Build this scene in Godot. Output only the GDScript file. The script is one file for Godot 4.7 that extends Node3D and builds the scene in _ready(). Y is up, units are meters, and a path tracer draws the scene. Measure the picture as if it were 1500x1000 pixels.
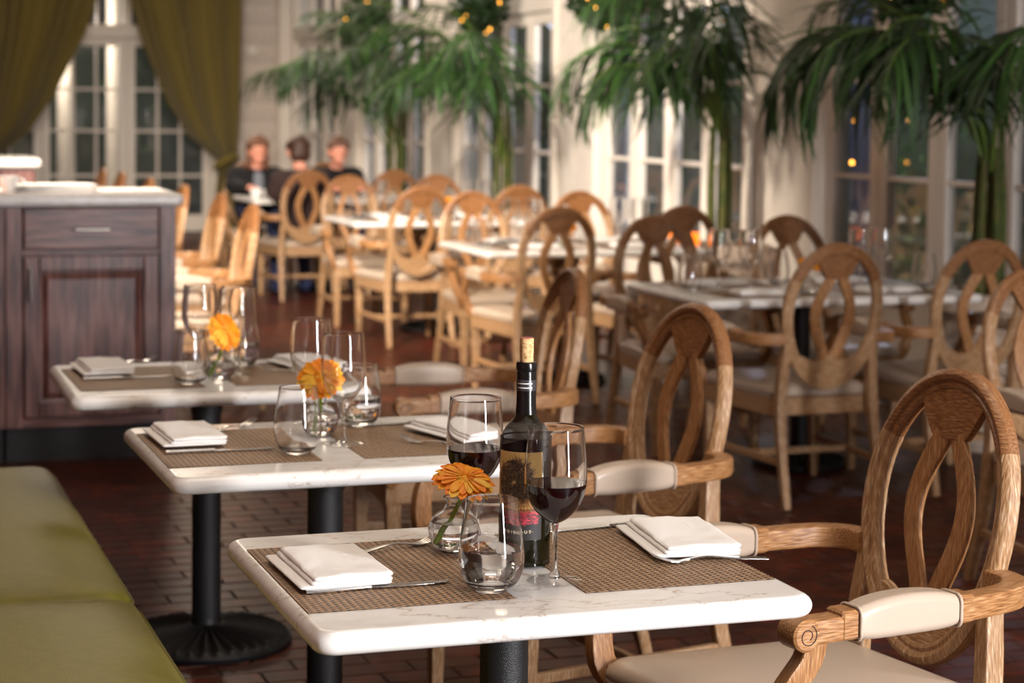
extends Node3D
# A restaurant in a conservatory. Room axes: x across the room (bench at x < 0.64, french doors at x = 5.25),
# -z along the rows of tables towards the curtained wall at z = -23.

const TOP := 0.745          # height of the table tops
const WALL_X := 5.25
const BACK_Z := -23.0

var M := {}                  # materials
var taken := {}              # names in use
var rng := RandomNumberGenerator.new()

# ------------------------------------------------------------------ naming
func numbered(called: String) -> String:
	if not taken.has(called):
		taken[called] = 0
		return called
	taken[called] += 1
	return "%s_%03d" % [called, taken[called]]

func tag(o: Node, label: String, category: String, group := "") -> Node:
	o.set_meta("label", label)
	o.set_meta("category", category)
	if group != "":
		o.set_meta("group", group)
	return o

func thing(called: String, label: String, category: String, at := Vector3.ZERO, turn := 0.0, group := "") -> Node3D:
	var o := Node3D.new()
	o.name = numbered(called)
	add_child(o)
	o.position = at
	o.rotation.y = turn
	tag(o, label, category, group)
	return o

func part(called: String, mesh: Mesh, mat: Material, parent: Node, at := Vector3.ZERO) -> MeshInstance3D:
	var o := MeshInstance3D.new()
	o.name = called if parent != self else numbered(called)
	o.mesh = mesh
	o.material_override = null
	for k in mesh.get_surface_count():
		o.set_surface_override_material(k, mat)
	parent.add_child(o, true)
	o.position = at
	return o

func structure(called: String, mesh: Mesh, mat: Material, at := Vector3.ZERO) -> MeshInstance3D:
	var o := part(called, mesh, mat, self, at)
	o.set_meta("kind", "structure")
	return o

func copy(o: Node3D, at: Vector3, turn: float, label: String, group := "") -> Node3D:
	var c: Node3D = o.duplicate()
	c.name = numbered(String(o.name).rstrip("0123456789").rstrip("_"))
	add_child(c)
	c.position = at
	c.rotation.y = turn
	c.set_meta("label", label)
	if group != "":
		c.set_meta("group", group)
	return c

# ------------------------------------------------------------------ mesh making
# A shape is [PackedVector3Array, PackedInt32Array]: points and right-handed outward triangles.
func shape() -> Array:
	return [PackedVector3Array(), PackedInt32Array()]

func join(a: Array, b: Array) -> Array:
	var n: int = a[0].size()
	a[0].append_array(b[0])
	var t: PackedInt32Array = b[1]
	var moved := PackedInt32Array()
	moved.resize(t.size())
	for i in t.size():
		moved[i] = t[i] + n
	a[1].append_array(moved)
	return a

func moved(a: Array, x: Transform3D) -> Array:
	var v: PackedVector3Array = x * (a[0] as PackedVector3Array)
	return [v, (a[1] as PackedInt32Array).duplicate()]

func oriented(a: Array) -> Array:
	var vol := 0.0
	var v: PackedVector3Array = a[0]
	var t: PackedInt32Array = a[1]
	for i in range(0, t.size(), 3):
		vol += v[t[i]].dot(v[t[i + 1]].cross(v[t[i + 2]]))
	if vol < 0.0:
		for i in range(0, t.size(), 3):
			var k := t[i + 1]
			t[i + 1] = t[i + 2]
			t[i + 2] = k
		a[1] = t
	return a

func loft(rings: Array, cap_a := true, cap_b := true, wrap := false, closed_ring := true) -> Array:
	var v := PackedVector3Array()
	var t := PackedInt32Array()
	var n: int = rings[0].size()
	for r in rings:
		v.append_array(r)
	var m := rings.size()
	for i in (m if wrap else m - 1):
		var a := i * n
		var b := ((i + 1) % m) * n
		for j in (n if closed_ring else n - 1):
			var k := (j + 1) % n
			t.append_array(PackedInt32Array([a + j, a + k, b + k, a + j, b + k, b + j]))
	if not wrap and cap_a:
		for j in range(1, n - 1):
			t.append_array(PackedInt32Array([0, j + 1, j]))
	if not wrap and cap_b:
		var b0 := (m - 1) * n
		for j in range(1, n - 1):
			t.append_array(PackedInt32Array([b0, b0 + j, b0 + j + 1]))
	if closed_ring and ((cap_a and cap_b) or wrap):
		return oriented([v, t])
	return [v, t]

func lathe(profile: Array, seg := 40) -> Array:
	# profile: Vector2(radius, height) from bottom to top
	var rings := []
	for p in profile:
		var r := PackedVector3Array()
		for j in seg:
			var a := TAU * j / seg
			r.append(Vector3(cos(a) * p.x, p.y, sin(a) * p.x))
		rings.append(r)
	return oriented(loft(rings, profile[0].x > 1e-4, profile[-1].x > 1e-4))

func shell(prof: Array, wall: float, seg := 48) -> Array:
	# a closed glass wall: outer profile up, rounded lip, inner profile down
	var out := []
	for p in prof:
		out.append(p)
	var top: Vector2 = prof[-1]
	out.append(Vector2(top.x - wall * 0.2, top.y + wall * 0.4))
	out.append(Vector2(top.x - wall * 0.8, top.y + wall * 0.4))
	for i in range(prof.size() - 1, -1, -1):
		var p: Vector2 = prof[i]
		var a: Vector2 = prof[maxi(i - 1, 0)]
		var b: Vector2 = prof[mini(i + 1, prof.size() - 1)]
		var d := (b - a).normalized()
		var q := p + Vector2(-d.y, d.x) * wall
		out.append(Vector2(maxf(q.x, 0.0), q.y))
	var s := lathe(out, seg)
	return s

func lathe_open(profile: Array, seg := 40) -> Array:
	var rings := []
	for p in profile:
		var r := PackedVector3Array()
		for j in seg:
			var a := TAU * j / seg
			r.append(Vector3(cos(a) * p.x, p.y, sin(a) * p.x))
		rings.append(r)
	var s := loft(rings, false, false)
	# outward: the ring normal should point away from the axis
	var v: PackedVector3Array = s[0]
	var t: PackedInt32Array = s[1]
	var flow := 0.0
	for i in range(0, t.size(), 3):
		var c := (v[t[i]] + v[t[i + 1]] + v[t[i + 2]]) / 3.0
		c.y = 0
		flow += (v[t[i + 1]] - v[t[i]]).cross(v[t[i + 2]] - v[t[i]]).dot(c)
	if flow < 0.0:
		for i in range(0, t.size(), 3):
			var k := t[i + 1]
			t[i + 1] = t[i + 2]
			t[i + 2] = k
		s[1] = t
	return s

func rrect(w: float, h: float, r: float, seg := 3) -> PackedVector2Array:
	var p := PackedVector2Array()
	r = minf(r, minf(w, h) * 0.499)
	for c in [[1, 1, 0.0], [-1, 1, 90.0], [-1, -1, 180.0], [1, -1, 270.0]]:
		for k in seg + 1:
			var a := deg_to_rad(c[2] + 90.0 * k / seg)
			p.append(Vector2(c[0] * (w / 2 - r) + cos(a) * r, c[1] * (h / 2 - r) + sin(a) * r))
	return p

func circle2(r: float, seg := 8) -> PackedVector2Array:
	var p := PackedVector2Array()
	for k in seg:
		p.append(Vector2(cos(TAU * k / seg), sin(TAU * k / seg)) * r)
	return p

func spline(points: Array, steps: int) -> PackedVector3Array:
	var out := PackedVector3Array()
	var n := points.size()
	for i in n - 1:
		var p0: Vector3 = points[maxi(i - 1, 0)]
		var p1: Vector3 = points[i]
		var p2: Vector3 = points[i + 1]
		var p3: Vector3 = points[mini(i + 2, n - 1)]
		for k in steps:
			out.append(p1.cubic_interpolate(p2, p0, p3, float(k) / steps))
	out.append(points[n - 1])
	return out

func sweep(path: PackedVector3Array, profile: PackedVector2Array, side: Vector3, scales := [], wrap := false) -> Array:
	# profile x runs along `side` (made square to the path), profile y along path x side
	var rings := []
	var n := path.size()
	for i in n:
		var a := path[i - 1] if i > 0 else (path[n - 1] if wrap else path[0])
		var b := path[i + 1] if i < n - 1 else (path[0] if wrap else path[n - 1])
		var d := (b - a).normalized()
		var s := (side - d * side.dot(d)).normalized()
		var u := d.cross(s)
		var k := 1.0
		if scales.size() > 0:
			var f := float(i) / (n - 1) * (scales.size() - 1)
			var lo := int(floor(f))
			k = lerpf(scales[lo], scales[mini(lo + 1, scales.size() - 1)], f - lo)
		var r := PackedVector3Array()
		for p in profile:
			r.append(path[i] + s * p.x * k + u * p.y * k)
		rings.append(r)
	return loft(rings, true, true, wrap)

func box(w: float, h: float, d: float, at := Vector3.ZERO, bevel := 0.0) -> Array:
	# a box with chamfered edges along y and top and bottom
	var b := minf(bevel, minf(w, minf(h, d)) * 0.45)
	var rings := []
	if b <= 0.0:
		for y in [-h / 2, h / 2]:
			rings.append(PackedVector3Array([at + Vector3(-w / 2, y, -d / 2), at + Vector3(w / 2, y, -d / 2), at + Vector3(w / 2, y, d / 2), at + Vector3(-w / 2, y, d / 2)]))
		return loft(rings)
	for e in [[-h / 2, b], [-h / 2 + b, 0.0], [h / 2 - b, 0.0], [h / 2, b]]:
		var q := rrect(w - 2 * e[1], d - 2 * e[1], b, 1)
		var r := PackedVector3Array()
		for p in q:
			r.append(at + Vector3(p.x, e[0], p.y))
		rings.append(r)
	return loft(rings)

func span(a: Vector3, b: Vector3, bevel := 0.0) -> Array:
	return box(absf(b.x - a.x), absf(b.y - a.y), absf(b.z - a.z), (a + b) / 2, bevel)

func bar(a: Vector3, b: Vector3, r: float, seg := 8) -> Array:
	var s := Vector3.UP if absf((b - a).normalized().y) < 0.9 else Vector3.RIGHT
	return sweep(PackedVector3Array([a, b]), circle2(r, seg), s)

func made(a: Array, crease := 40.0, uv := PackedVector2Array()) -> ArrayMesh:
	var v: PackedVector3Array = a[0]
	var t: PackedInt32Array = a[1]
	var nf := t.size() / 3
	var fn := PackedVector3Array()
	fn.resize(nf)
	var around := []
	around.resize(v.size())
	for i in v.size():
		around[i] = PackedInt32Array()
	for f in nf:
		var n := (v[t[f * 3 + 1]] - v[t[f * 3]]).cross(v[t[f * 3 + 2]] - v[t[f * 3]])
		fn[f] = n
		for k in 3:
			around[t[f * 3 + k]].append(f)
	var limit := cos(deg_to_rad(crease))
	var pos := PackedVector3Array()
	var nor := PackedVector3Array()
	var tex := PackedVector2Array()
	pos.resize(nf * 3)
	nor.resize(nf * 3)
	if uv.size():
		tex.resize(nf * 3)
	for f in nf:
		var own := fn[f].normalized()
		for k in 3:
			var i := t[f * 3 + k]
			var sum := Vector3.ZERO
			for g in around[i]:
				if own.dot(fn[g].normalized()) >= limit:
					sum += fn[g]
			var at := f * 3 + (0 if k == 0 else 3 - k)
			pos[at] = v[i]
			nor[at] = sum.normalized() if sum.length_squared() > 0.0 else own
			if uv.size():
				tex[at] = uv[i]
	var arrays := []
	arrays.resize(Mesh.ARRAY_MAX)
	arrays[Mesh.ARRAY_VERTEX] = pos
	arrays[Mesh.ARRAY_NORMAL] = nor
	if uv.size():
		arrays[Mesh.ARRAY_TEX_UV] = tex
	var m := ArrayMesh.new()
	m.add_surface_from_arrays(Mesh.PRIMITIVE_TRIANGLES, arrays)
	return m

# ------------------------------------------------------------------ materials
func noise_tex(size: int, freq: float, colors: Array, stops: Array, seed_: int, octaves := 4, kind := FastNoiseLite.TYPE_SIMPLEX_SMOOTH, warp := 0.0) -> NoiseTexture2D:
	var n := FastNoiseLite.new()
	n.noise_type = kind
	n.seed = seed_
	n.frequency = freq
	n.fractal_octaves = octaves
	if warp > 0.0:
		n.domain_warp_enabled = true
		n.domain_warp_amplitude = warp
		n.domain_warp_frequency = freq * 0.8
	var g := Gradient.new()
	g.offsets = PackedFloat32Array(stops)
	var cs := PackedColorArray()
	for c in colors:
		cs.append(c)
	g.colors = cs
	var t := NoiseTexture2D.new()
	t.width = size
	t.height = size
	t.seamless = true
	t.noise = n
	t.color_ramp = g
	return t

func mat(color: Color, rough := 0.6, extra := {}) -> StandardMaterial3D:
	var m := StandardMaterial3D.new()
	m.albedo_color = color
	m.roughness = rough
	for k in extra:
		m.set(k, extra[k])
	return m

func tri(m: StandardMaterial3D, scale: Vector3, world := false) -> StandardMaterial3D:
	m.uv1_triplanar = true
	m.uv1_world_triplanar = world
	m.uv1_scale = scale
	m.uv1_triplanar_sharpness = 4.0
	return m

func c8(r: int, g: int, b: int) -> Color:
	return Color(r / 255.0, g / 255.0, b / 255.0)

func make_materials() -> void:
	# three finishes of oak: limed on frame and legs, honey on the arms, brown on the crest rail
	var limed := noise_tex(512, 0.02, [c8(124, 87, 54), c8(154, 115, 77), c8(167, 130, 92), c8(186, 154, 120), c8(220, 203, 179)], [0.05, 0.35, 0.55, 0.72, 1.0], 11, 5)
	var honey := noise_tex(512, 0.02, [c8(112, 72, 40), c8(148, 102, 60), c8(164, 117, 73), c8(180, 137, 94), c8(212, 188, 156)], [0.05, 0.35, 0.55, 0.75, 1.0], 13, 5)
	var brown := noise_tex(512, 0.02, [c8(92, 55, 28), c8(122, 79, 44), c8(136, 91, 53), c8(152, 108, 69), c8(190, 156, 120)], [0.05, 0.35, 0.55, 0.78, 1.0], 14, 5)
	var grain := noise_tex(256, 0.05, [Color.BLACK, Color.WHITE], [0.3, 0.7], 12, 4)
	var wood := func(tex: Texture2D, scale: Vector3) -> StandardMaterial3D:
		return tri(mat(Color.WHITE, 0.4, {"albedo_texture": tex, "heightmap_enabled": true, "heightmap_texture": grain, "heightmap_scale": 0.05}), scale)
	M.oak = wood.call(limed, Vector3(18.0, 2.0, 18.0))
	M.oak_across = wood.call(limed, Vector3(2.0, 18.0, 18.0))
	M.oak_along = wood.call(honey, Vector3(18.0, 18.0, 2.0))
	M.splat = wood.call(honey, Vector3(18.0, 2.0, 18.0))
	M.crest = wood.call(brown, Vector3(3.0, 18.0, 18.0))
	M.groove_shade = mat(c8(52, 32, 18), 0.7)  # dark tone painted for the shade inside the scroll groove
	# cream leather, worn smooth
	var hide := noise_tex(256, 0.06, [Color(0.25, 0.25, 0.25), Color.WHITE], [0.2, 0.8], 21, 3, FastNoiseLite.TYPE_CELLULAR)
	M.leather = tri(mat(c8(186, 168, 150), 0.34, {"heightmap_enabled": true, "heightmap_texture": hide, "heightmap_scale": 0.02}), Vector3(9, 9, 9))
	M.piping = mat(c8(186, 168, 150), 0.45)
	# white marble with a few warm veins
	var vein := noise_tex(1024, 0.006, [c8(212, 207, 202), c8(226, 223, 219), c8(233, 231, 228), c8(231, 228, 224), c8(186, 172, 160), c8(230, 227, 223), c8(236, 234, 232)], [0.0, 0.3, 0.5, 0.635, 0.65, 0.665, 1.0], 31, 6, FastNoiseLite.TYPE_SIMPLEX_SMOOTH, 60.0)
	M.marble = tri(mat(Color.WHITE, 0.2, {"albedo_texture": vein}), Vector3(0.55, 1.6, 0.9), true)
	M.iron = mat(c8(16, 16, 18), 0.5, {"metallic": 0.3})
	var spatter := noise_tex(256, 0.11, [Color.BLACK, Color.WHITE], [0.35, 0.65], 41, 2)
	M.iron_coat = tri(mat(c8(20, 20, 22), 0.48, {"heightmap_enabled": true, "heightmap_texture": spatter, "heightmap_scale": 0.03}), Vector3(13, 13, 13))
	# woven vinyl place mats
	M.mat = weave_material(c8(34, 21, 14), c8(142, 103, 70), c8(204, 168, 126))
	M.linen = tri(mat(c8(240, 238, 236), 0.85, {"heightmap_enabled": true, "heightmap_texture": noise_tex(256, 0.2, [Color.BLACK, Color.WHITE], [0.2, 0.8], 51, 2), "heightmap_scale": 0.015}), Vector3(14, 14, 14))
	M.steel = mat(c8(205, 203, 200), 0.16, {"metallic": 1.0})
	M.glass = mat(Color(1, 1, 1, 0.015), 0.0, {"transparency": BaseMaterial3D.TRANSPARENCY_ALPHA, "metallic_specular": 0.6})
	M.solid_glass = mat(Color(1, 1, 1, 0.0), 0.0, {"refraction_enabled": true, "refraction_scale": 0.05})
	M.water = mat(Color(1, 1, 1, 0.0), 0.0, {"refraction_enabled": true, "refraction_scale": 0.033})
	M.wine = mat(c8(30, 3, 7), 0.05, {"metallic_specular": 0.2})
	M.bottle_glass = mat(Color(0.06, 0.056, 0.012, 0.72), 0.03, {"transparency": BaseMaterial3D.TRANSPARENCY_ALPHA})
	M.bottle_wine = mat(c8(9, 7, 6), 0.9, {"metallic_specular": 0.0})
	M.foil = mat(c8(16, 15, 15), 0.22)
	M.band = mat(c8(88, 88, 92), 0.3, {"metallic": 0.7})
	M.cork = tri(mat(Color.WHITE, 0.8, {"albedo_texture": noise_tex(256, 0.04, [c8(150, 104, 62), c8(214, 172, 118), c8(232, 198, 148)], [0.1, 0.4, 1.0], 61, 4)}), Vector3(12, 12, 12))
	M.stem = mat(c8(142, 178, 54), 0.45)
	M.petal = [mat(c8(255, 176, 24), 0.55, {"backlight_enabled": true, "backlight": c8(150, 70, 0)}), mat(c8(255, 205, 64), 0.55, {"backlight_enabled": true, "backlight": c8(150, 80, 0)}), mat(c8(252, 150, 10), 0.55, {"backlight_enabled": true, "backlight": c8(150, 60, 0)})]
	M.disc = tri(mat(Color.WHITE, 0.8, {"albedo_texture": noise_tex(128, 0.12, [c8(206, 110, 10), c8(240, 190, 60), c8(180, 150, 40)], [0.2, 0.55, 0.9], 71, 2)}), Vector3(14, 14, 14))
	# olive vinyl of the banquette
	M.olive = tri(mat(Color.WHITE, 0.5, {"albedo_texture": noise_tex(256, 0.02, [c8(113, 107, 33), c8(117, 110, 36), c8(120, 113, 38)], [0.2, 0.5, 0.8], 81, 4), "heightmap_enabled": true, "heightmap_texture": noise_tex(256, 0.16, [Color.BLACK, Color.WHITE], [0.2, 0.8], 82, 2), "heightmap_scale": 0.02}), Vector3(5, 5, 5))
	M.olive_seam = mat(c8(116, 108, 46), 0.55)
	# dark stained oak of the service station
	var stain := noise_tex(512, 0.012, [c8(62, 31, 26), c8(96, 56, 49), c8(116, 74, 66), c8(136, 96, 86)], [0.15, 0.4, 0.6, 0.9], 91, 5)
	M.stained = tri(mat(Color.WHITE, 0.38, {"albedo_texture": stain}), Vector3(5.0, 0.5, 5.0))
	M.stained_across = tri(mat(Color.WHITE, 0.38, {"albedo_texture": stain}), Vector3(0.5, 5.0, 5.0))
	M.black = mat(c8(14, 12, 12), 0.6)
	M.counter = tri(mat(Color.WHITE, 0.25, {"albedo_texture": vein}), Vector3(0.8, 1.0, 0.8), true)
	M.china = mat(c8(238, 236, 232), 0.2)
	# the setting
	M.unseen_wall_dark = tri(mat(Color.WHITE, 0.6, {"albedo_texture": stain}), Vector3(2.0, 0.4, 2.0), true)  # for unseen walls, dark to keep bounce light and reflections low
	M.plaster = tri(mat(Color.WHITE, 0.75, {"albedo_texture": noise_tex(256, 0.01, [c8(214, 205, 195), c8(226, 218, 208)], [0.2, 0.8], 101, 4)}), Vector3(0.7, 0.7, 0.7), true)
	M.paint = mat(c8(226, 217, 206), 0.45)
	M.brick_paint = [mat(c8(206, 194, 183), 0.7), mat(c8(212, 200, 189), 0.7), mat(c8(200, 188, 178), 0.7)]
	M.mortar = mat(c8(190, 178, 168), 0.85)
	M.pane = mat(Color(0.9, 0.95, 1.0, 0.03), 0.0, {"transparency": BaseMaterial3D.TRANSPARENCY_ALPHA})
	M.grout = mat(c8(46, 34, 28), 0.7)
	M.tiles = []
	for k in 5:
		var a: Array = [[66, 28, 18], [78, 33, 20], [55, 23, 15], [70, 35, 24], [60, 29, 21]][k]
		var t := noise_tex(128, 0.03, [c8(int(a[0] * 0.75), int(a[1] * 0.75), int(a[2] * 0.75)), c8(a[0], a[1], a[2]), c8(int(a[0] * 1.25), int(a[1] * 1.22), int(a[2] * 1.2))], [0.15, 0.5, 0.9], 110 + k, 4)
		M.tiles.append(tri(mat(Color.WHITE, 0.33, {"metallic_specular": 0.22, "albedo_texture": t, "heightmap_enabled": true, "heightmap_texture": t, "heightmap_scale": 0.05}), Vector3(3, 3, 3), true))
	M.curtain = tri(mat(Color.WHITE, 0.9, {"albedo_texture": noise_tex(128, 0.1, [c8(112, 97, 40), c8(127, 111, 49)], [0.2, 0.8], 121, 2), "rim_enabled": true, "rim": 0.3, "rim_tint": 0.8}), Vector3(4, 4, 4))
	M.leaf = []
	for e in [[34, 66, 20], [48, 86, 27], [24, 48, 17]]:
		M.leaf.append(mat(c8(e[0], e[1], e[2]), 0.52, {"backlight_enabled": true, "backlight": c8(int(e[0] * 1.3), int(e[1] * 1.2), e[2])}))
	M.rachis = mat(c8(86, 112, 40), 0.5)
	M.trunk = tri(mat(Color.WHITE, 0.8, {"albedo_texture": noise_tex(128, 0.03, [c8(52, 66, 26), c8(84, 96, 40), c8(96, 80, 46)], [0.2, 0.5, 0.9], 131, 3)}), Vector3(6, 2, 6))
	M.soil = mat(c8(44, 32, 24), 0.95)
	M.stone = tri(mat(Color.WHITE, 0.85, {"albedo_texture": noise_tex(256, 0.02, [c8(148, 128, 112), c8(190, 170, 152), c8(208, 192, 176)], [0.1, 0.45, 0.9], 141, 5), "heightmap_enabled": true, "heightmap_texture": noise_tex(256, 0.05, [Color.BLACK, Color.WHITE], [0.2, 0.8], 142, 4), "heightmap_scale": 0.4}), Vector3(2.5, 2.5, 2.5))
	M.bulb = mat(c8(255, 190, 90), 0.4, {"emission_enabled": true, "emission": c8(255, 170, 60), "emission_energy_multiplier": 5.0})
	M.wire = mat(c8(30, 40, 26), 0.7)
	M.red = mat(c8(128, 20, 26), 0.5)
	M.plastic = mat(c8(226, 222, 214), 0.5)
	M.skin = mat(c8(222, 152, 128), 0.55, {"subsurf_scatter_enabled": true, "subsurf_scatter_strength": 0.15})
	M.hair_fair = mat(c8(104, 66, 44), 0.6)
	M.hair_dark = mat(c8(60, 34, 22), 0.6)
	M.hair_grey = mat(c8(96, 66, 52), 0.6)
	M.cloth_black = mat(c8(17, 16, 19), 0.9)
	M.cloth_brown = mat(c8(50, 33, 30), 0.9)
	M.cloth_grey = mat(c8(120, 124, 134), 0.9)
	M.denim = mat(c8(34, 44, 78), 0.9)
	M.eye = mat(c8(30, 24, 22), 0.3)
	M.lip = mat(c8(178, 84, 84), 0.5)
	M.amber = mat(c8(236, 120, 30), 0.3, {"emission_enabled": true, "emission": c8(255, 128, 30), "emission_energy_multiplier": 1.6})
	M.blind = tri(mat(Color.WHITE, 0.9, {"albedo_texture": noise_tex(128, 0.05, [c8(170, 184, 200), c8(192, 204, 218)], [0.2, 0.8], 151, 3)}), Vector3(3, 0.3, 3))
	M.blind.backlight_enabled = true
	M.blind.backlight = c8(215, 226, 238)
	M.paving = tri(mat(Color.WHITE, 0.8, {"albedo_texture": noise_tex(128, 0.04, [c8(70, 70, 70), c8(96, 94, 92)], [0.2, 0.8], 161, 4)}), Vector3(1, 1, 1), true)
	M.cool_lamp = mat(c8(220, 232, 255), 0.5, {"emission_enabled": true, "emission": c8(206, 224, 255), "emission_energy_multiplier": 2.0})
	M.lamp_case = mat(c8(40, 38, 36), 0.4, {"metallic": 0.6})
	M.lamp_face = mat(c8(255, 236, 206), 0.5, {"emission_enabled": true, "emission": c8(255, 224, 180), "emission_energy_multiplier": 3.0})

func weave_material(dark: Color, mid: Color, light: Color) -> StandardMaterial3D:
	# a basket weave: 32 x 32 cells of over-and-under strands
	var n := 256
	var im := Image.create(n, n, false, Image.FORMAT_RGB8)
	var hi := Image.create(n, n, false, Image.FORMAT_RGB8)
	var cells := 16
	var w := n / cells
	var f := FastNoiseLite.new()
	f.seed = 5
	f.frequency = 0.05
	for y in n:
		for x in n:
			var cx := x / w
			var cy := y / w
			var u := (x % w + 0.5) / w - 0.5
			var v := (y % w + 0.5) / w - 0.5
			var over := (cx + cy * 2) % 4 != 0
			var across := v if over else u
			var along := u if over else v
			var h := clampf(1.0 - pow(absf(across) * 2.1, 2.0), 0.0, 1.0) * (1.0 if over else 0.55 + 0.45 * cos(along * PI))
			var strand := f.get_noise_2d((cy if over else cx) * 37.0 + cx * 11.0, 7.0 if over else 91.0) * 0.6
			var c := (mid.lerp(light, clampf(0.5 + strand, 0.0, 1.0)) if over else dark)
			if absf(across) > 0.36:
				c = dark
			im.set_pixel(x, y, c)
			hi.set_pixel(x, y, Color(h, h, h))
	var m := StandardMaterial3D.new()
	m.albedo_texture = ImageTexture.create_from_image(im)
	m.heightmap_enabled = true
	m.heightmap_texture = ImageTexture.create_from_image(hi)
	m.heightmap_scale = 0.2
	m.roughness = 0.5
	m.uv1_scale = Vector3(1, 1, 1)
	return tri(m, Vector3(11, 11, 11))

# ------------------------------------------------------------------ the armchair
# local axes: it faces -z; its back leans to +z
func back_z(x: float, y: float) -> float:
	return 0.235 + (y - 0.43) * 0.175 - 0.30 * x * x

func oval_at(t: float, grow := 0.0) -> Vector3:
	# t = 0 at the top, running to +x
	var x := (0.187 + grow) * sin(t) * (1.0 + 0.07 * cos(t))
	var y := 0.716 + (0.262 + grow) * cos(t)
	return Vector3(x, y, back_z(x, y))

func oval_half(y: float) -> float:
	var best := 0.0
	for k in 91:
		var p := oval_at(PI * k / 90.0)
		if p.y <= y:
			return p.x
		best = p.x
	return best

func oval_y(x: float, upper: bool) -> float:
	for k in 91:
		var t := (PI / 2 * k / 90.0) if upper else (PI - PI / 2 * k / 90.0)
		var p := oval_at(t)
		if p.x >= absf(x):
			return p.y
	return 0.716

func slab(xs: Array, top: Callable, bottom: Callable, thick: float, lift: float) -> Array:
	var rings := []
	for x in xs:
		var a: float = top.call(x)
		var b: float = bottom.call(x)
		var ring := PackedVector3Array()
		var za := back_z(x, a) + lift
		var zb := back_z(x, b) + lift
		var e := 0.004
		ring.append(Vector3(x, a, za - thick / 2))
		ring.append(Vector3(x, b + e, zb - thick / 2))
		ring.append(Vector3(x, b, zb - thick / 2 + e))
		ring.append(Vector3(x, b, zb + thick / 2 - e))
		ring.append(Vector3(x, b + e, zb + thick / 2))
		ring.append(Vector3(x, a, za + thick / 2))
		rings.append(ring)
	return loft(rings)

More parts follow.
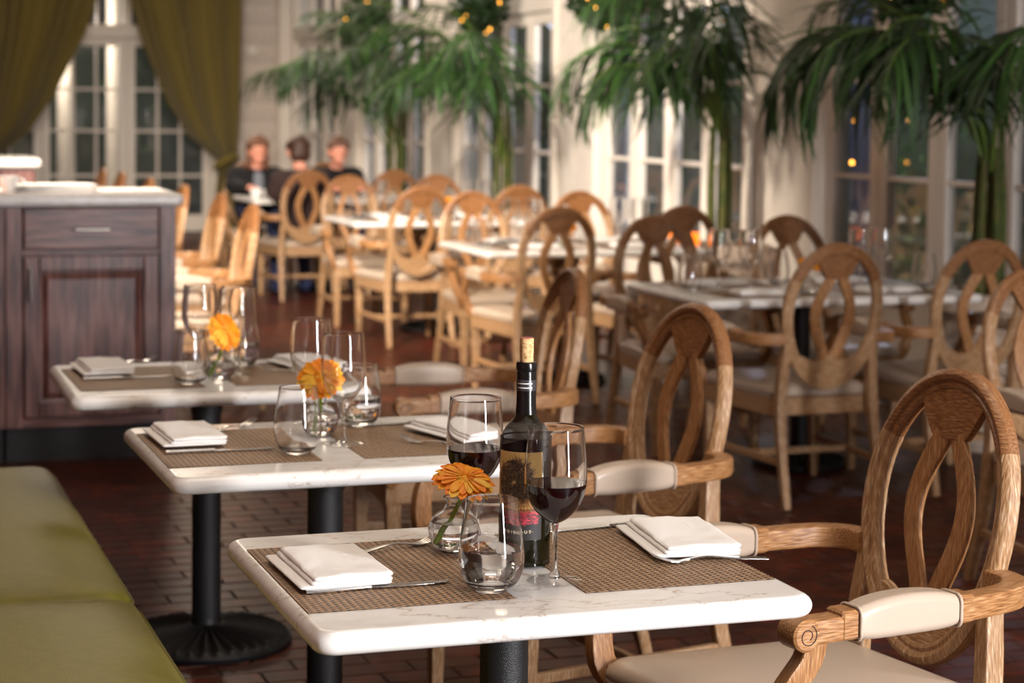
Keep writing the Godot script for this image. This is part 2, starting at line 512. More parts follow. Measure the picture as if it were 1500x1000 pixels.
func make_chair() -> Node3D:
	var t := thing("armchair", "", "chair")
	# the oval frame with a moulded face
	var path := PackedVector3Array()
	var n := 56
	for k in n:
		path.append(oval_at(TAU * k / n))
	var prof := PackedVector2Array()   # x: radial (outwards), y: thickness
	for p in [[0.021, -0.010], [0.021, 0.012], [0.017, 0.016], [-0.017, 0.016], [-0.021, 0.012], [-0.021, -0.006], [-0.017, -0.012], [-0.010, -0.014], [-0.007, -0.011], [-0.003, -0.011], [0.0, -0.017], [0.008, -0.020], [0.015, -0.017]]:
		prof.append(Vector2(p[0], p[1]))
	var rings := []
	for k in n:
		var d := (path[(k + 1) % n] - path[(k + n - 1) % n]).normalized()
		var out := (oval_at(TAU * k / n, 0.02) - path[k])
		out = (out - d * out.dot(d)).normalized()
		var u := Vector3(0, 0, 1)
		u = (u - d * u.dot(d) - out * u.dot(out)).normalized()
		var r := PackedVector3Array()
		for p in prof:
			r.append(path[k] + out * p.x + u * p.y)
		rings.append(r)
	# the arch is a piece of its own, jointed to the lighter lower frame
	var arch := []
	for k in range(-9, 10):
		arch.append(rings[(k + n) % n])
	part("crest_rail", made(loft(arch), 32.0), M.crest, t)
	var low := []
	for k in range(9, n - 8):
		low.append(rings[k])
	part("lower_frame", made(loft(low), 32.0), M.oak, t)
	# crest plate and lower plate
	var xs := []
	for k in 25:
		xs.append(-0.115 + 0.23 * k / 24.0)
	var crest := slab(xs, func(x): return oval_y(x, true), func(x): return 0.862 + 0.074 * smoothstep(0.040, 0.10, absf(x)) - 0.012 * smoothstep(0.1, 0.115, absf(x)), 0.020, 0.0)
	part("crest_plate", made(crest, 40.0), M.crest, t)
	xs = []
	for k in 25:
		xs.append(-0.125 + 0.25 * k / 24.0)
	var lower := slab(xs, func(x): return 0.548 + 0.022 * smoothstep(0.03, 0.0, absf(x)) + 0.02 * smoothstep(0.07, 0.125, absf(x)), func(x): return oval_y(x, false), 0.020, 0.0)
	part("lower_plate", made(lower, 40.0), M.oak_across, t)
	# two ribbons of the splat
	for s in [-1.0, 1.0]:
		var rp := PackedVector3Array()
		for k in 21:
			var f := k / 20.0
			var y := lerpf(0.872, 0.556, f)
			var x: float = s * (0.021 + 0.052 * pow(sin(PI * pow(f, 0.92)), 1.25))
			rp.append(Vector3(x, y, back_z(x, y) - 0.002))
		part("splat", made(sweep(rp, rrect(0.016, 0.042, 0.004, 2), Vector3(0, 0.17, 1)), 40.0), M.splat, t)
	# rear legs run up into the sides of the oval
	for s in [-1.0, 1.0]:
		var lp := spline([Vector3(s * 0.205, 0, 0.335), Vector3(s * 0.2, 0.2, 0.278), Vector3(s * 0.195, 0.38, 0.245), Vector3(s * 0.188, 0.50, 0.248), Vector3(s * 0.179, 0.60, back_z(0.18, 0.60) + 0.002), Vector3(s * 0.185, 0.67, back_z(0.185, 0.67) + 0.002)], 4)
		part("rear_leg", made(sweep(lp, rrect(0.042, 0.036, 0.006, 2), Vector3(0, 0, 1), [0.72, 0.9, 1.1, 1.05, 0.95, 0.72]), 35.0), M.oak, t)
		# front legs taper to the floor
		var fp := PackedVector3Array([Vector3(s * 0.235, 0.40, -0.29), Vector3(s * 0.235, 0.335, -0.29), Vector3(s * 0.235, 0.32, -0.29), Vector3(s * 0.235, 0.0, -0.29)])
		part("front_leg", made(sweep(fp, rrect(0.052, 0.052, 0.006, 2), Vector3(1, 0, 0), [1.0, 1.0, 0.86, 0.56]), 35.0), M.oak, t)
		# curved arm support above the leg
		var ap := spline([Vector3(s * 0.245, 0.395, -0.285), Vector3(s * 0.272, 0.44, -0.312), Vector3(s * 0.297, 0.52, -0.298), Vector3(s * 0.303, 0.575, -0.258), Vector3(s * 0.303, 0.62, -0.246)], 5)
		part("arm_support", made(sweep(ap, rrect(0.036, 0.05, 0.007, 2), Vector3(1, 0, 0), [1.1, 1.0, 0.9, 0.9, 1.0]), 35.0), M.splat, t)
		# the arm: from the oval outwards, under the pad, to the scroll
		var rp := spline([Vector3(s * 0.183, 0.632, back_z(0.183, 0.632) - 0.004), Vector3(s * 0.238, 0.632, 0.252), Vector3(s * 0.284, 0.631, 0.205), Vector3(s * 0.302, 0.630, 0.11), Vector3(s * 0.305, 0.630, 0.0), Vector3(s * 0.305, 0.628, -0.15), Vector3(s * 0.303, 0.626, -0.27)], 4)
		var arm := part("arm", made(sweep(rp, rrect(0.044, 0.048, 0.008, 2), Vector3(0, 1, 0)), 35.0), M.oak_along, t)
		part("arm_block", made(box(0.05, 0.05, 0.036, Vector3(s * 0.304, 0.632, 0.068), 0.004), 30.0), M.oak_along, arm)
		part("arm_block", made(box(0.05, 0.05, 0.036, Vector3(s * 0.305, 0.632, -0.186), 0.004), 30.0), M.oak_along, arm)
		# scroll: a short drum lying across the end of the arm, with a raised dark spiral for the groove shade
		var drum := []
		for e in [[-0.027, 0.024], [-0.023, 0.028], [0.023, 0.028], [0.027, 0.024]]:
			var r := PackedVector3Array()
			for k in 20:
				var a := TAU * k / 20.0
				r.append(Vector3(s * 0.303 + e[0], 0.624 + cos(a) * e[1], -0.276 + sin(a) * e[1]))
			drum.append(r)
		part("scroll", made(loft(drum), 35.0), M.oak_along, arm)
		for face in [-1.0, 1.0]:
			var sp := PackedVector3Array()
			for k in 29:
				var a := 0.4 + TAU * 1.35 * k / 28.0
				var r := lerpf(0.019, 0.007, k / 28.0)
				sp.append(Vector3(s * 0.303 + face * 0.0272, 0.624 + cos(a) * r, -0.276 + sin(a) * r))
			part("scroll_groove_shade", made(sweep(sp, circle2(0.0011, 5), Vector3(1, 0, 0)), 60.0), M.groove_shade, arm)
		# padded leather sleeve on the arm
		var pr := []
		for k in 13:
			var f := k / 12.0
			var z := lerpf(0.052, -0.170, f)
			var e := pow(absf(f - 0.5) * 2.0, 5.0)
			var up := 0.012 * (1.0 - pow(absf(f - 0.5) * 2.0, 2.0))
			var r := PackedVector3Array()
			for p in rrect(0.062 - 0.008 * e, 0.06 - 0.008 * e, 0.016, 4):
				r.append(Vector3(s * 0.3045 + p.x, 0.631 + p.y + (up if p.y > 0.0 else 0.0), z))
			pr.append(r)
		var pad := part("arm_pad", made(loft(pr), 50.0), M.leather, arm)
		for z in [0.05, -0.168]:
			var ring := PackedVector3Array()
			for p in rrect(0.06, 0.058, 0.015, 4):
				ring.append(Vector3(s * 0.3045 + p.x, 0.631 + p.y, z))
			part("piping", made(sweep(ring, circle2(0.0028, 6), Vector3(0, 0, 1), [], true), 60.0), M.piping, pad)
	# seat rail and cushion
	part("seat_rail", made(seat_block([[0.332, -0.006], [0.336, 0.0], [0.398, 0.0], [0.402, -0.004]]), 30.0), M.oak_across, t)
	var cushion := part("seat_cushion", made(seat_block([[0.4025, -0.02], [0.408, -0.006], [0.422, 0.002], [0.435, -0.002], [0.445, -0.016], [0.452, -0.045], [0.458, -0.1], [0.461, -0.16]]), 50.0), M.leather, t)
	part("piping", made(seat_loop(0.4105, -0.001), 60.0), M.piping, cushion)
	# stretchers
	for s in [-1.0, 1.0]:
		part("stretcher", made(sweep(PackedVector3Array([Vector3(s * 0.235, 0.165, -0.29), Vector3(s * 0.2, 0.165, 0.286)]), rrect(0.026, 0.02, 0.004, 2), Vector3(0, 1, 0)), 35.0), M.oak, t)
	part("stretcher", made(sweep(PackedVector3Array([Vector3(-0.216, 0.165, 0.02), Vector3(0.216, 0.165, 0.02)]), rrect(0.026, 0.02, 0.004, 2), Vector3(0, 1, 0)), 35.0), M.oak_across, t)
	return t

func seat_ring(grow: float) -> PackedVector2Array:
	# plan of the seat: wider in front, rounded front corners
	var p := PackedVector2Array()
	var w0 := 0.265 + grow
	var w1 := 0.212 + grow
	var f := 0.325 + grow
	var b := 0.205 + grow
	var c := maxf(0.05 + grow * 0.5, 0.01)
	for k in 7:
		var a := deg_to_rad(90.0 * k / 6.0)
		p.append(Vector2(w0 - c + cos(a) * c, -(f - c + sin(a) * c)))
	for k in 7:
		var a := deg_to_rad(90.0 + 90.0 * k / 6.0)
		p.append(Vector2(-(w0 - c) + cos(a) * c, -(f - c + sin(a) * c)))
	p.append(Vector2(-w1, b - 0.012))
	p.append(Vector2(-w1 + 0.012, b))
	p.append(Vector2(w1 - 0.012, b))
	p.append(Vector2(w1, b - 0.012))
	return p

func seat_block(levels: Array) -> Array:
	var rings := []
	for e in levels:
		var r := PackedVector3Array()
		for p in seat_ring(e[1]):
			r.append(Vector3(p.x, e[0], p.y))
		rings.append(r)
	return loft(rings)

func seat_loop(y: float, grow: float) -> Array:
	var r := PackedVector3Array()
	for p in seat_ring(grow):
		r.append(Vector3(p.x, y, p.y))
	return sweep(r, circle2(0.0035, 6), Vector3(0, 1, 0), [], true)

# ------------------------------------------------------------------ tables and what lies on them
func make_table(length: float, width: float, label: String, at: Vector3, turn := 0.0, group := "") -> Node3D:
	var t := thing("pedestal_table", label, "table", at, turn, group)
	# marble slab with a rolled edge
	var rings := []
	var th := 0.036
	for k in 13:
		var a := deg_to_rad(-90.0 + 180.0 * k / 12.0)
		var inset := 0.018 * (1.0 - cos(a))
		var y := TOP - th / 2 + sin(a) * th / 2
		var r := PackedVector3Array()
		for p in rrect(length - 2 * inset, width - 2 * inset, 0.032 - inset * 0.6, 6):
			r.append(Vector3(p.x, y, p.y))
		rings.append(r)
	part("marble_top", made(loft(rings), 45.0), M.marble, t)
	part("column", made(lathe([Vector2(0.04, 0.03), Vector2(0.04, 0.64), Vector2(0.044, 0.645), Vector2(0.044, 0.69)], 32), 40.0), M.iron_coat, t)
	var cross := join(box(length * 0.62, 0.016, 0.06, Vector3(0, 0.70, 0), 0.003), box(0.06, 0.0158, width * 0.62, Vector3(0, 0.70, 0), 0.003))
	part("top_bracket", made(cross, 30.0), M.iron, t)
	# fluted round base
	var base := []
	var seg := 216
	var br := 1.0 if length < 1.0 else 0.85
	for e in [[0.235, 0.0, 0.0], [0.237, 0.012, 0.0], [0.233, 0.02, 0.0], [0.222, 0.024, 0.55], [0.2, 0.027, 0.9], [0.12, 0.038, 1.0], [0.06, 0.05, 0.6], [0.045, 0.06, 0.0], [0.041, 0.075, 0.0]]:
		var r := PackedVector3Array()
		for j in seg:
			var a := TAU * j / seg
			var up: float = 0.014 * e[2] * (0.5 + 0.5 * cos(a * 36.0)) * (e[0] / 0.235 + 0.3)
			r.append(Vector3(cos(a) * e[0] * (br if e[0] > 0.1 else 1.0), e[1] + up, sin(a) * e[0] * (br if e[0] > 0.1 else 1.0)))
		base.append(r)
	part("fluted_base", made(loft(base), 30.0), M.iron, t)
	return t

func wine_glass_mesh_bowl() -> Array:
	return [Vector2(0.0045, 0.093), Vector2(0.012, 0.0965), Vector2(0.024, 0.105), Vector2(0.036, 0.119), Vector2(0.045, 0.137), Vector2(0.0495, 0.157), Vector2(0.0500, 0.175), Vector2(0.0488, 0.197), Vector2(0.0468, 0.22), Vector2(0.0443, 0.247)]

func bowl_radius(prof: Array, y: float) -> float:
	for i in prof.size() - 1:
		if y <= prof[i + 1].y:
			return lerpf(prof[i].x, prof[i + 1].x, clampf((y - prof[i].y) / maxf(prof[i + 1].y - prof[i].y, 1e-5), 0, 1))
	return prof[-1].x

func filled(prof: Array, level: float, gap: float, floor_y: float) -> Array:
	var out := [Vector2(0.0, floor_y)]
	for k in 15:
		var y := lerpf(floor_y, level, pow(k / 14.0, 1.6))
		out.append(Vector2(maxf(bowl_radius(prof, y) - gap, 0.001), y))
	out.append(Vector2(0.0, level))
	return lathe(out, 36)

func smooth_profile(prof: Array, steps: int) -> Array:
	var pts := []
	for p in prof:
		pts.append(Vector3(p.x, p.y, 0))
	var out := []
	for q in spline(pts, steps):
		out.append(Vector2(q.x, q.y))
	return out

func make_wine_glass(wine: float) -> Node3D:
	var t := thing("wine_glass", "", "wine glass")
	var prof := smooth_profile(wine_glass_mesh_bowl(), 4)
	var wall := prof.duplicate()
	wall.insert(0, Vector2(0.0, 0.0925))
	part("bowl", made(shell(wall, 0.0011), 80.0), M.solid_glass, t)
	var stem := lathe([Vector2(0.0, 0.004), Vector2(0.009, 0.0052), Vector2(0.0085, 0.011), Vector2(0.0048, 0.022), Vector2(0.0040, 0.045), Vector2(0.0042, 0.075), Vector2(0.0052, 0.0865), Vector2(0.0062, 0.0915), Vector2(0.0, 0.0922)], 32)
	part("stem", made(stem, 50.0), M.solid_glass, t)
	part("foot", made(lathe([Vector2(0.0, 0.0004), Vector2(0.0435, 0.0), Vector2(0.0443, 0.0012), Vector2(0.0425, 0.0026), Vector2(0.03, 0.0040), Vector2(0.016, 0.0062), Vector2(0.0088, 0.0105)], 48), 50.0), M.glass, t)
	if wine > 0.0:
		part("red_wine", made(filled(prof, wine, 0.0006, 0.0945), 45.0), M.wine, t)
	return t

func make_tumbler(water: float) -> Node3D:
	var t := thing("water_tumbler", "", "tumbler")
	var prof := smooth_profile([Vector2(0.027, 0.004), Vector2(0.040, 0.012), Vector2(0.048, 0.028), Vector2(0.0515, 0.047), Vector2(0.0505, 0.07), Vector2(0.0472, 0.095), Vector2(0.0435, 0.12), Vector2(0.0405, 0.143)], 4)
	var wall := prof.duplicate()
	wall.insert(0, Vector2(0.0, 0.0))
	wall.insert(1, Vector2(0.025, 0.0))
	var out := wall.duplicate()
	out.append(Vector2(0.0402, 0.1436))
	out.append(Vector2(0.0394, 0.1436))
	for i in range(prof.size() - 1, -1, -1):
		if prof[i].y > 0.013:
			out.append(Vector2(prof[i].x - 0.0013, prof[i].y))
	out.append(Vector2(0.03, 0.0118))
	out.append(Vector2(0.0, 0.0105))
	part("bowl", made(lathe(out, 48), 60.0), M.solid_glass, t)
	if water > 0.0:
		part("water", made(filled(prof, water, 0.0007, 0.0095), 45.0), M.water, t)
	return t

func make_vase() -> Node3D:
	var t := thing("bud_vase", "", "vase")
	var prof := smooth_profile([Vector2(0.022, 0.003), Vector2(0.034, 0.010), Vector2(0.041, 0.028), Vector2(0.0405, 0.044), Vector2(0.032, 0.060), Vector2(0.018, 0.070), Vector2(0.0135, 0.077), Vector2(0.0135, 0.086), Vector2(0.017, 0.092)], 4)
	var wall := prof.duplicate()
	wall.insert(0, Vector2(0.0, 0.0))
	wall.insert(1, Vector2(0.02, 0.0))
	part("bowl", made(shell(wall, 0.0014, 40), 80.0), M.solid_glass, t)
	part("water", made(filled(prof, 0.05, 0.0007, 0.002), 45.0), M.water, t)
	return t

var petal_mesh: Mesh
func make_gerbera(tilt: float, lean: Vector3) -> Node3D:
	# origin: where its stem rests inside the vase; the head sits `lean` away
	var t := thing("gerbera", "", "flower")
	var head := lean
	var sp := spline([Vector3(-lean.x * 1.6, 0.01, -lean.z * 1.6 + 0.012), Vector3(0, 0.055, 0), head * 0.75 + Vector3(0, 0.0, 0), head + Vector3(0, -0.004, 0)], 6)
	part("stem", made(sweep(sp, circle2(0.0040, 8), Vector3(0, 0, 1)), 60.0), M.stem, t)
	if petal_mesh == null:
		var rings := []
		for k in 13:
			var f := k / 12.0
			var w := lerpf(0.0034, 0.0082, smoothstep(0.0, 0.62, f)) * sqrt(maxf(1.0 - pow(clampf((f - 0.72) / 0.285, 0.0, 1.0), 2.0), 0.01))
			var x := lerpf(0.008, 0.052, f)
			var y := 0.004 + 0.010 * f - 0.016 * f * f
			rings.append(PackedVector3Array([Vector3(x, y + 0.0016, -w), Vector3(x, y - 0.0004, -w * 0.45), Vector3(x, y, 0), Vector3(x, y - 0.0004, w * 0.45), Vector3(x, y + 0.0016, w), Vector3(x, y - 0.0012, 0)]))
		petal_mesh = made(loft(rings), 60.0)
	var face := Node3D.new()
	face.name = "flower_head"
	var hub := part("flower_head", made(lathe([Vector2(0.0, -0.006), Vector2(0.010, -0.004), Vector2(0.017, 0.001), Vector2(0.0165, 0.006), Vector2(0.011, 0.0085), Vector2(0.0, 0.009)], 24), 60.0), M.disc, t, head)
	face.free()
	hub.rotation = Vector3(tilt, 0, 0)
	for layer in 3:
		var count: int = [22, 20, 18][layer]
		for k in count:
			var p := part("petal", petal_mesh, M.petal[rng.randi() % 3], hub)
			var a := TAU * (k + 0.5 * layer) / count + rng.randf_range(-0.05, 0.05)
			var s: float = [1.06, 0.9, 0.42][layer] * rng.randf_range(0.93, 1.05)
			p.basis = Basis(Vector3.UP, a) * Basis(Vector3(0, 0, 1), [-0.03, 0.08, 0.2][layer] + rng.randf_range(-0.05, 0.05)) * Basis().scaled(Vector3(s, 1, s))
			p.position = Vector3(0, -0.001 + 0.0015 * layer, 0)
	return t

func cloth_fold(w: float, d: float, layers: int, thick: float, off: Vector2, y0: float, amp: float, sd: int) -> Array:
	# a folded cloth: a rounded slab whose top sags and waves
	var f := FastNoiseLite.new()
	f.seed = sd
	f.frequency = 4.0
	var h := thick * layers
	var rings := []
	for e in [[0.0, 0.006], [0.1, 0.0025], [0.3, 0.0004], [0.5, 0.0], [0.7, 0.0004], [0.9, 0.0025], [1.0, 0.006], [1.02, 0.014], [1.0, 0.024], [0.96, 0.036], [0.95, 0.046]]:
		var r := PackedVector3Array()
		for p in rrect(w - 2 * e[1], d - 2 * e[1], 0.006, 2):
			r.append(Vector3(p.x + off.x, y0 + e[0] * h, p.y + off.y))
		rings.append(r)
	# divide the long sides so that the cloth can bend
	var fine := []
	for r in rings:
		var q := PackedVector3Array()
		for i in r.size():
			var a: Vector3 = r[i]
			var b: Vector3 = r[(i + 1) % r.size()]
			var m := maxi(1, int(a.distance_to(b) / 0.02))
			for k in m:
				q.append(a.lerp(b, float(k) / m))
		fine.append(q)
	var least := 999999
	for q in fine:
		least = mini(least, q.size())
	var even := []
	for q in fine:
		var z := PackedVector3Array()
		for k in 56:
			var s: float = float(k) / 56.0 * q.size()
			var i0: int = int(floor(s)) % q.size()
			z.append(q[i0].lerp(q[(i0 + 1) % q.size()], s - floor(s)))
		even.append(z)
	for i in even.size():
		for j in 56:
			var p: Vector3 = even[i][j]
			var lift := clampf((p.y - y0) / h, 0.0, 1.0)
			p.y += lift * amp * (f.get_noise_2d(p.x * 2.0, p.z * 2.0))
			p.x += 0.0012 * f.get_noise_2d(p.z * 9.0, 5.0 + p.y * 90.0)
			p.z += 0.0012 * f.get_noise_2d(p.x * 9.0, 15.0 + p.y * 90.0)
			even[i][j] = p
	return loft(even)

var napkin_a: Mesh
var napkin_b: Mesh
var napkin_c: Mesh
func make_napkin(label: String, at: Vector3, turn: float, size: Vector2, group := "") -> Node3D:
	var t := thing("napkin", label, "napkin", at, turn, group)
	if napkin_a == null:
		napkin_a = made(cloth_fold(0.150, 0.240, 1, 0.0055, Vector2(-0.004, 0.0), 0.0, 0.0, 3), 60.0)
		napkin_b = made(cloth_fold(0.134, 0.232, 1, 0.0075, Vector2(0.006, 0.001), 0.0045, 0.003, 4), 60.0)
		napkin_c = made(cloth_fold(0.130, 0.226, 1, 0.0075, Vector2(0.009, 0.003), 0.011, 0.0045, 5), 60.0)
	for m in [napkin_a, napkin_b, napkin_c]:
		part("fold", m, M.linen, t)
	t.scale = Vector3(size.x / 0.15, 1, size.y / 0.24)
	return t

func flat_strip(path: PackedVector3Array, widths: Array, thick: float) -> Array:
	var rings := []
	var n := path.size()
	for i in n:
		var f := float(i) / (n - 1) * (widths.size() - 1)
		var lo := int(floor(f))
		var w: float = lerpf(widths[lo], widths[mini(lo + 1, widths.size() - 1)], f - lo)
		var r := PackedVector3Array()
		for p in rrect(w, thick, thick * 0.45, 2):
			r.append(path[i] + Vector3(0, p.y, p.x))
		rings.append(r)
	return loft(rings)

func make_fork() -> Node3D:
	# lies along x, tines at +x and raised as a fork's are
	var t := thing("fork", "", "fork")
	var hp := spline([Vector3(-0.1, 0.002, 0), Vector3(-0.05, 0.005, 0), Vector3(0.0, 0.010, 0), Vector3(0.03, 0.007, 0), Vector3(0.045, 0.004, 0)], 5)
	part("handle", made(flat_strip(hp, [0.017, 0.018, 0.012, 0.008, 0.007, 0.012], 0.0028), 40.0), M.steel, t)
	var bp := spline([Vector3(0.043, 0.0042, 0), Vector3(0.055, 0.003, 0), Vector3(0.07, 0.0045, 0)], 4)
	part("head", made(flat_strip(bp, [0.010, 0.02, 0.023], 0.0024), 40.0), M.steel, t)
	for k in 4:
		var z := -0.0096 + 0.0064 * k
		var tp := spline([Vector3(0.068, 0.0042, z), Vector3(0.085, 0.009, z), Vector3(0.103, 0.017, z * 0.94)], 4)
		part("tine", made(sweep(tp, rrect(0.0022, 0.0036, 0.0008, 1), Vector3(0, 1, 0), [1.0, 0.9, 0.55]), 40.0), M.steel, t)
	return t

func make_knife() -> Node3D:
	var t := thing("table_knife", "", "knife")
	var hp := PackedVector3Array([Vector3(-0.115, 0.0036, 0), Vector3(-0.06, 0.0036, 0), Vector3(-0.01, 0.0036, 0)])
	part("handle", made(flat_strip(hp, [0.018, 0.016, 0.012], 0.006), 40.0), M.steel, t)
	var bp := PackedVector3Array([Vector3(-0.012, 0.0032, 0.0), Vector3(0.0, 0.0032, 0.0), Vector3(0.04, 0.0032, 0.001), Vector3(0.09, 0.0032, 0.001), Vector3(0.112, 0.0032, -0.001), Vector3(0.12, 0.0032, -0.004)])
	part("blade", made(flat_strip(bp, [0.009, 0.015, 0.018, 0.018, 0.013, 0.004], 0.0016), 40.0), M.steel, t)
	return t

func label_texture() -> ImageTexture:
	# printed paper: straw-coloured ground, a mass of dark hair-like strokes, rust and red swirls, a black foot with pale lettering marks
	var w := 256
	var h := 512
	var im := Image.create(w, h, false, Image.FORMAT_RGB8)
	im.fill(c8(214, 178, 104))
	im.fill_rect(Rect2i(0, 330, w, 182), c8(20, 14, 14))
	var r := RandomNumberGenerator.new()
	r.seed = 77
	for pass_ in 3:
		for k in [2000, 520, 300][pass_]:
			var x := 0.0
			var y := 0.0
			var a := 0.0
			var col := Color.BLACK
			if pass_ == 0:
				var q := r.randf() * TAU
				var d := sqrt(r.randf())
				x = 104 + cos(q) * d * 100
				y = 178 + sin(q) * d * 130
				a = q + PI / 2 + r.randf_range(-0.5, 0.5)
				col = [c8(38, 26, 18), c8(58, 40, 26), c8(24, 17, 13), c8(92, 66, 38)][r.randi() % 4]
			elif pass_ == 1:
				x = r.randf_range(40, 220)
				y = r.randf_range(262, 345)
				a = r.randf_range(0.2, 1.4)
				col = [c8(170, 98, 30), c8(120, 62, 24), c8(60, 34, 20), c8(206, 140, 50)][r.randi() % 4]
			else:
				x = r.randf_range(50, 225)
				y = r.randf_range(345, 420)
				a = r.randf_range(-0.9, 0.5)
				col = [c8(186, 36, 52), c8(214, 58, 78), c8(120, 20, 34)][r.randi() % 3]
			var bend := r.randf_range(-0.09, 0.09)
			for s in [26, 16, 14][pass_]:
				x += cos(a) * 1.6
				y += sin(a) * 1.6
				a += bend
				if x > 1 and x < w - 2 and y > 1 and y < h - 2:
					im.set_pixel(int(x), int(y), col)
					im.set_pixel(int(x) + 1, int(y), col)
					if pass_ == 2:
						im.set_pixel(int(x), int(y) + 1, col)
	im.fill_rect(Rect2i(60, 462, 150, 3), c8(150, 110, 84))
	return ImageTexture.create_from_image(im)

func curved_patch(r: float, y0: float, y1: float, a0: float, a1: float, out: float) -> ArrayMesh:
	var v := PackedVector3Array()
	var uv := PackedVector2Array()
	var t := PackedInt32Array()
	var n := 24
	for i in n + 1:
		var f := float(i) / n
		var a := lerpf(a0, a1, f)
		for e in [[r + out, y0, 1.0], [r + out, y1, 0.0], [r + 0.0001, y1, 0.0], [r + 0.0001, y0, 1.0]]:
			v.append(Vector3(sin(a) * e[0], e[1], cos(a) * e[0]))
			uv.append(Vector2(f, e[2]))
	for i in n:
		for k in 4:
			var a := i * 4 + k
			var b := i * 4 + (k + 1) % 4
			t.append_array(PackedInt32Array([a, a + 4, b + 4, a, b + 4, b]))
	for s in [0, n * 4]:
		t.append_array(PackedInt32Array([s, s + 1, s + 2, s, s + 2, s + 3]) if s == 0 else PackedInt32Array([s, s + 2, s + 1, s, s + 3, s + 2]))
	var a := oriented([v, t])
	return made(a, 40.0, uv)

func make_bottle(at: Vector3, turn: float) -> Node3D:
	var t := thing("wine_bottle", "open dark wine bottle with a cork and a hairy beast printed on its label", "bottle", at, turn)
	var prof := smooth_profile([Vector2(0.034, 0.003), Vector2(0.0415, 0.008), Vector2(0.0425, 0.02), Vector2(0.0425, 0.195), Vector2(0.041, 0.21), Vector2(0.034, 0.226), Vector2(0.023, 0.238), Vector2(0.0172, 0.25), Vector2(0.0158, 0.265), Vector2(0.0155, 0.318), Vector2(0.0157, 0.330)], 4)
	prof.insert(0, Vector2(0.034, 0.003))
	prof.insert(0, Vector2(0.0, 0.008))
	part("glass_body", made(lathe_open(prof, 56), 50.0), M.bottle_glass, t)
	part("lip", made(lathe([Vector2(0.0158, 0.320), Vector2(0.0172, 0.322), Vector2(0.0172, 0.332), Vector2(0.0155, 0.335), Vector2(0.0105, 0.335), Vector2(0.0105, 0.332)], 32), 40.0), M.foil, t)
	var inner := [Vector2(0.0, 0.010)]
	for p in prof.slice(2):
		if p.y < 0.207:
			inner.append(Vector2(p.x - 0.002, maxf(p.y, 0.010)))
	inner.append(Vector2(0.0, 0.207))
	part("red_wine", made(lathe(inner, 40), 45.0), M.bottle_wine, t)
	part("cork", made(lathe([Vector2(0.0, 0.3), Vector2(0.0098, 0.3), Vector2(0.0103, 0.334), Vector2(0.0112, 0.337), Vector2(0.0115, 0.372), Vector2(0.0108, 0.374), Vector2(0.0, 0.374)], 28), 40.0), M.cork, t)
	part("neck_foil", made(lathe([Vector2(0.0162, 0.288), Vector2(0.0167, 0.2885), Vector2(0.0167, 0.3055), Vector2(0.0162, 0.306)], 40), 40.0), M.band, t)
	part("capsule", made(lathe([Vector2(0.0176, 0.249), Vector2(0.0178, 0.2495), Vector2(0.0163, 0.265), Vector2(0.0160, 0.3195), Vector2(0.0157, 0.3195)], 40), 40.0), M.foil, t)
	for yy in [0.2935, 0.3005]:
		part("printed_line", curved_patch(0.01672, yy - 0.0008, yy + 0.0008, -0.7, 0.9, 0.0003), M.plastic, t)
	part("cork_stain", made(lathe([Vector2(0.0, 0.3741), Vector2(0.0107, 0.3741), Vector2(0.0104, 0.3746), Vector2(0.0, 0.3747)], 24), 40.0), M.lip, t).set_meta("label", "wine-stained end of the cork")
	var paper := mat(Color.WHITE, 0.6, {"albedo_texture": label_texture()})
	var lab := part("label", curved_patch(0.0425, 0.048, 0.192, -0.95, 0.95, 0.0006), paper, t)
	lab.set_meta("label", "straw-coloured label printed with dark shaggy hair and red swirls")
	return t

func lettering(text: String, size: float, m: Material, parent: Node, at: Vector3, radius: float, letter_gap: float) -> void:
	# raised letters set one by one round a bottle of the given radius
	var wide := letter_gap * (text.length() - 1)
	for i in text.length():
		if text[i] == " ":
			continue
		var tm := TextMesh.new()
		tm.text = text[i]
		tm.font_size = 32
		tm.pixel_size = size / 32.0
		tm.depth = 0.0004
		var a := (i * letter_gap - wide / 2) / radius
		var o := part("letter", tm, m, parent)
		o.position = at + Vector3(sin(a) * (radius + 0.0006), 0, cos(a) * (radius + 0.0006))
		o.rotation.y = a

# ------------------------------------------------------------------ plants
var leaflets := []
var leaflet_shapes := []
func leaflet_meshes() -> void:
	# blades of length 1 along +x, folded along the middle, drooping by different amounts
	for droop in [0.22, 0.42, 0.62]:
		var rings := []
		for k in 7:
			var f := k / 6.0
			var w := 0.021 * pow(sin(PI * clampf(0.10 + 0.9 * f, 0, 1)), 0.7) + 0.001
			var bend: float = droop * f * f
			var x: float = f * (1.0 - 0.35 * droop * f)
			var y := -bend
			rings.append(PackedVector3Array([Vector3(x, y - 0.010 * (1 - f), -w), Vector3(x, y + 0.003, 0), Vector3(x, y - 0.010 * (1 - f), w), Vector3(x, y - 0.001, 0)]))
		var sh := loft(rings)
		leaflet_shapes.append(sh)
		leaflets.append(made(sh, 70.0))

